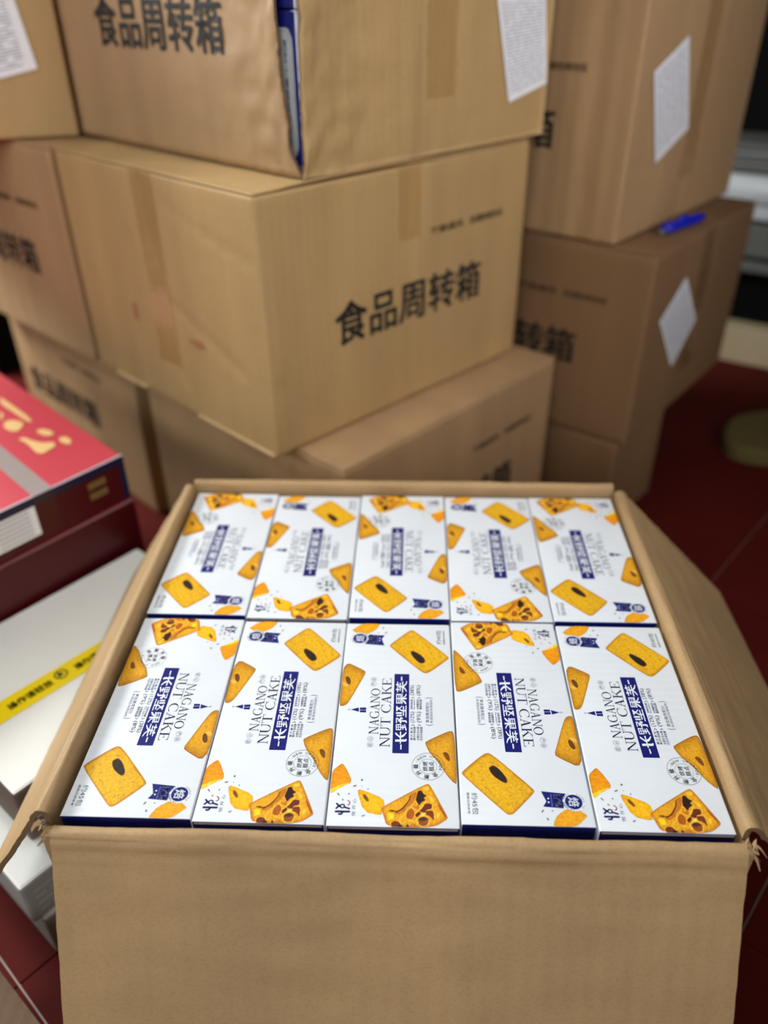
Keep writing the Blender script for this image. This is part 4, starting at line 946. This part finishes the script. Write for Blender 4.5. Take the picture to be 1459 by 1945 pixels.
# ------------------------------------------------------------------ red cartons at the left
def rcarton(label, c, Lu, Lv, z0, z1, art):
    u = Vector((-.59, -.807)); v = Vector((-.73, .683))
    c = Vector(c); P = [c, c + v * Lv, c + v * Lv + u * Lu, c + u * Lu]
    root = bpy.data.objects.new('red_carton', None); COL.objects.link(root); root.location = (c.x, c.y, z0); root.empty_display_size = .03
    tag(root, label, 'carton')
    h = z1 - z0
    foot = [(p.x - c.x, p.y - c.y) for p in P]
    n = 4; V = [(x, y, .0005) for x, y in foot] + [(x, y, h) for x, y in foot]
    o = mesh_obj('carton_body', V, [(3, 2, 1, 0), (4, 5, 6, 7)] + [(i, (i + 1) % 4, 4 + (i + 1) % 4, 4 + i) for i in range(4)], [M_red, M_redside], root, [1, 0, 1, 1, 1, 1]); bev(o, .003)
    def q(a, b, z): p = u * a + v * b; return (p.x, p.y, z)
    out = -v                                                         # near right face normal
    def fq(a, z, o_=.0006): p = u * a - v * o_; return (p.x, p.y, z)
    m = MB()
    m.poly([q(0, .0035, h + .0007), q(Lu, .0035, h + .0007), q(Lu, -.0006, h + .0007), q(0, -.0006, h + .0007)][::-1])
    m.poly([fq(.0, h - .012), fq(Lu, h - .012), fq(Lu, h - .001), fq(0, h - .001)], 1)
    m.poly([fq(.0, .002), fq(.010, .002), fq(.010, h - .012), fq(0, h - .012)], 1)
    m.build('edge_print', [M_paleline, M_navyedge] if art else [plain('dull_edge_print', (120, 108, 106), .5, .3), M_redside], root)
    if art:
        m = MB()
        def blob(pts, z): m.poly([q(a, b, z) for a, b in chaikin(pts, 2)], 0)
        for pts in ART['red_gold']: blob(pts, h + .0009)
        m.build('gold_print', M_gold, root)
        m = MB()
        t0, t1 = ART['red_tape']
        m.poly([q(t0, .0, h + .0016), q(t0, Lv, h + .0016), q(t1, Lv, h + .0016), q(t1, .0, h + .0016)])
        m.poly([fq(t0, h + .001, .0014), fq(t1, h + .001, .0014), fq(t1, .012, .0014), fq(t0, .012, .0014)], 1)
        m.build('clear_tape', [M_tape_silver, M_tape], root)
        m = MB(); a0, a1 = ART['red_label']
        m.poly([fq(a0, .017, .0016), fq(a1, .017, .0016), fq(a1, h - .012, .0016), fq(a0, h - .012, .0016)])
        for k in range(6): m.poly([fq(a0 + .01, .022 + k * .007, .0022), fq(a1 - .01, .022 + k * .007, .0022), fq(a1 - .01, .024 + k * .007, .0022), fq(a0 + .01, .024 + k * .007, .0022)], 1)
        m.build('paper_label', [M_paper, M_grey_ink], root)
        m = MB()
        for a, z in ((.035, .045), (.035, .028)): m.poly([fq(a, z, .0008), fq(a + .03, z, .0008), fq(a + .03, z + .011, .0008), fq(a, z + .011, .0008)])
        m.build('side_gold_print', plain('dull_gold_print', (120, 92, 50), .6, .3), root)
    return root
rcarton('glossy red carton with gold print and clear tape, on top at left', (-.418, .609), .40, .62, -.075, 0.0, True)
rcarton('lower red carton beneath the gold printed one, behind the white carton', (-.414, .607), .40, .62, ZF, -.077, False)

# ------------------------------------------------------------------ small things
P0 = Vector((-0.3981,-0.0027)); P1 = Vector((-0.3364,-0.0509))
dv = (P1 - P0).normalized(); nl = Vector((-dv.y, dv.x)) * -1
if nl.x > 0: nl = -nl
A0 = P0 - dv * .05; A1 = A0 + dv * .42
root = bpy.data.objects.new('shipping_carton', None); COL.objects.link(root); root.location = (A0.x, A0.y, ZF); root.empty_display_size = .03
tag(root, 'brown kraft carton corner on the floor at the bottom left edge', 'carton')
ft_ = [(0, 0), tuple(A1 - A0), tuple(A1 - A0 + nl * .3), tuple(nl * .3)]
if (ft_[1][0] * ft_[3][1] - ft_[1][1] * ft_[3][0]) < 0: ft_ = ft_[::-1]
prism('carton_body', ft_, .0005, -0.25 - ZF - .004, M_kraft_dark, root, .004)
ht = -0.25 - ZF
for k in (0, 1):
    pr = [(Vector(p)) for p in ((0, 0), tuple(A1 - A0), tuple(A1 - A0 + nl * .149), tuple(nl * .149))]
    pr = [p + nl * (.151 if k else 0) for p in pr]
    pr = [(p.x, p.y) for p in pr]
    if (pr[1][0] - pr[0][0]) * (pr[3][1] - pr[0][1]) - (pr[1][1] - pr[0][1]) * (pr[3][0] - pr[0][0]) < 0: pr = pr[::-1]
    prism('top_flap', pr, ht - .0037, ht, M_kraft_dark, root, .001)

# blue stick lying on the right-hand carton
MI = Matrix.Translation(I_N) @ Matrix.Rotation(radians(53.2), 4, 'Z')
pen = bpy.data.objects.new('blue_cutter', None); COL.objects.link(pen)
tag(pen, 'bright blue plastic cutter lying on the right carton under the tall one', 'cutter')
pz = hI + .0012
def stick(name, s0, s1, r, m, sq=.75):
    V = []; n = 12; st = 6
    for i in range(st + 1):
        t = i / st; rr = r * (1 if 0 < i < st else .82)
        for k in range(n):
            a = 2 * pi * k / n; V.append((s0 + (s1 - s0) * t, rr * cos(a), r * sq + rr * sq * sin(a)))
    Fc = [(i * n + k, i * n + (k + 1) % n, (i + 1) * n + (k + 1) % n, (i + 1) * n + k) for i in range(st) for k in range(n)] + [tuple(range(n - 1, -1, -1)), tuple(range(st * n, st * n + n))]
    return mesh_obj(name, V, Fc, m, pen, smooth=True)
stick('handle', 0, .135, .0122, M_pen); stick('blade_holder', -.012, -.0005, .006, M_steel_d, .9); stick('slider', .05, .08, .0132, M_pen, .86).scale = (1, .5, 1)
pen.matrix_world = MI @ Matrix.Translation((0.1348,0.0487, pz)) @ Matrix.Rotation(radians(-8.2), 4, 'Z')

# added black block that stands for the dark void behind the left stack
filler = bpy.data.objects.new('black_filler', None); COL.objects.link(filler); filler.location = (-1.215, 1.735, ZF); filler.rotation_euler = (0, 0, radians(48))
tag(filler, 'black filler block standing for the dark void at the left edge', 'filler')
b_ = MB(); b_.box(0, 0, .0006, .5, .5, .33); b_.build('filler_body', M_shadow, filler, bevel=.008)
b_ = MB(); b_.box(-.008, -.008, .331, .508, .508, .36); b_.build('filler_rim', M_shadow, filler, bevel=.006)

# rounded pad on the floor near the right edge
pts = [(cos(2 * pi * i / 28) * (.16 + .012 * sin(4 * pi * i / 28 + 1)), sin(2 * pi * i / 28) * (.105 + .008 * cos(6 * pi * i / 28))) for i in range(28)]
m_ = MB(); n = 28
V = [(x, y, 0.0004) for x, y in pts] + [(x, y, .028) for x, y in pts] + [(x * .93, y * .93, .036) for x, y in pts]
Fc = [tuple(range(n - 1, -1, -1)), tuple(range(2 * n, 3 * n))] + [(i + o_ * n, (i + 1) % n + o_ * n, (i + 1) % n + n + o_ * n, i + n + o_ * n) for o_ in (0, 1) for i in range(n)]
pad = mesh_obj('floor_pad', V, Fc, M_pad, None, smooth=False); pad.location = (.925, 1.375, ZF + .0006); pad.rotation_euler = (0, 0, .5)
tag(pad, 'flat olive rounded pad lying on the red floor at the right edge', 'pad')

# enamelled shop unit at the right edge
d2 = Vector((.855, -.519)); n2 = Vector((.519, .855)); o2 = Vector((.943, 1.897)) - d2 * .35
unit = bpy.data.objects.new('shop_counter', None); COL.objects.link(unit); unit.location = (o2.x, o2.y, ZF); unit.rotation_euler = (0, 0, math.atan2(d2.y, d2.x))
tag(unit, 'white enamelled shop counter with steel rails standing at the far right', 'counter')
Lc = 1.9
def slab(name, z0, z1, y0, y1, m, bevel=.004, x0=0, x1=Lc):
    b_ = MB(); b_.box(x0, y0, z0 - ZF, x1, y1, z1 - ZF); return b_.build(name, m, unit, bevel=bevel)
slab('plinth', ZF + .001, -.27, .0, .5, M_beige)
slab('dark_recess', -.269, -.11, .06, .5, M_shadow)
slab('lower_rail', -.109, -.080, .0, .5, M_steel_d); slab('drawer_front', -.068, .020, .004, .5, M_steel_d); slab('rail_groove', -.0795, -.0685, .015, .5, M_shadow)
slab('rail_groove', .0205, .031, .015, .5, M_shadow)
slab('front_panel', .032, .066, .002, .5, M_steel)
V = []; nn = 14; 
for x in (0, Lc):
    for k in range(nn): a = 2 * pi * k / nn; V.append((x, .022 + .040 * cos(a), .106 - ZF + .038 * sin(a)))
mesh_obj('round_rail', V, [(k, (k + 1) % nn, nn + (k + 1) % nn, nn + k) for k in range(nn)] + [tuple(range(nn - 1, -1, -1)), tuple(range(nn, 2 * nn))], M_steel, unit, smooth=True)
slab('rail_groove', .0665, .150, .07, .5, M_shadow)
slab('slide_rail', .151, .186, .01, .5, M_steel_d); slab('slide_rail', .190, .204, .02, .5, M_steel); slab('rail_groove', .1862, .1898, .03, .5, M_shadow)
slab('slide_rail', .206, .222, .0, .5, M_steel_d); slab('dark_back', .2225, 1.0, .2, .5, M_shadow)
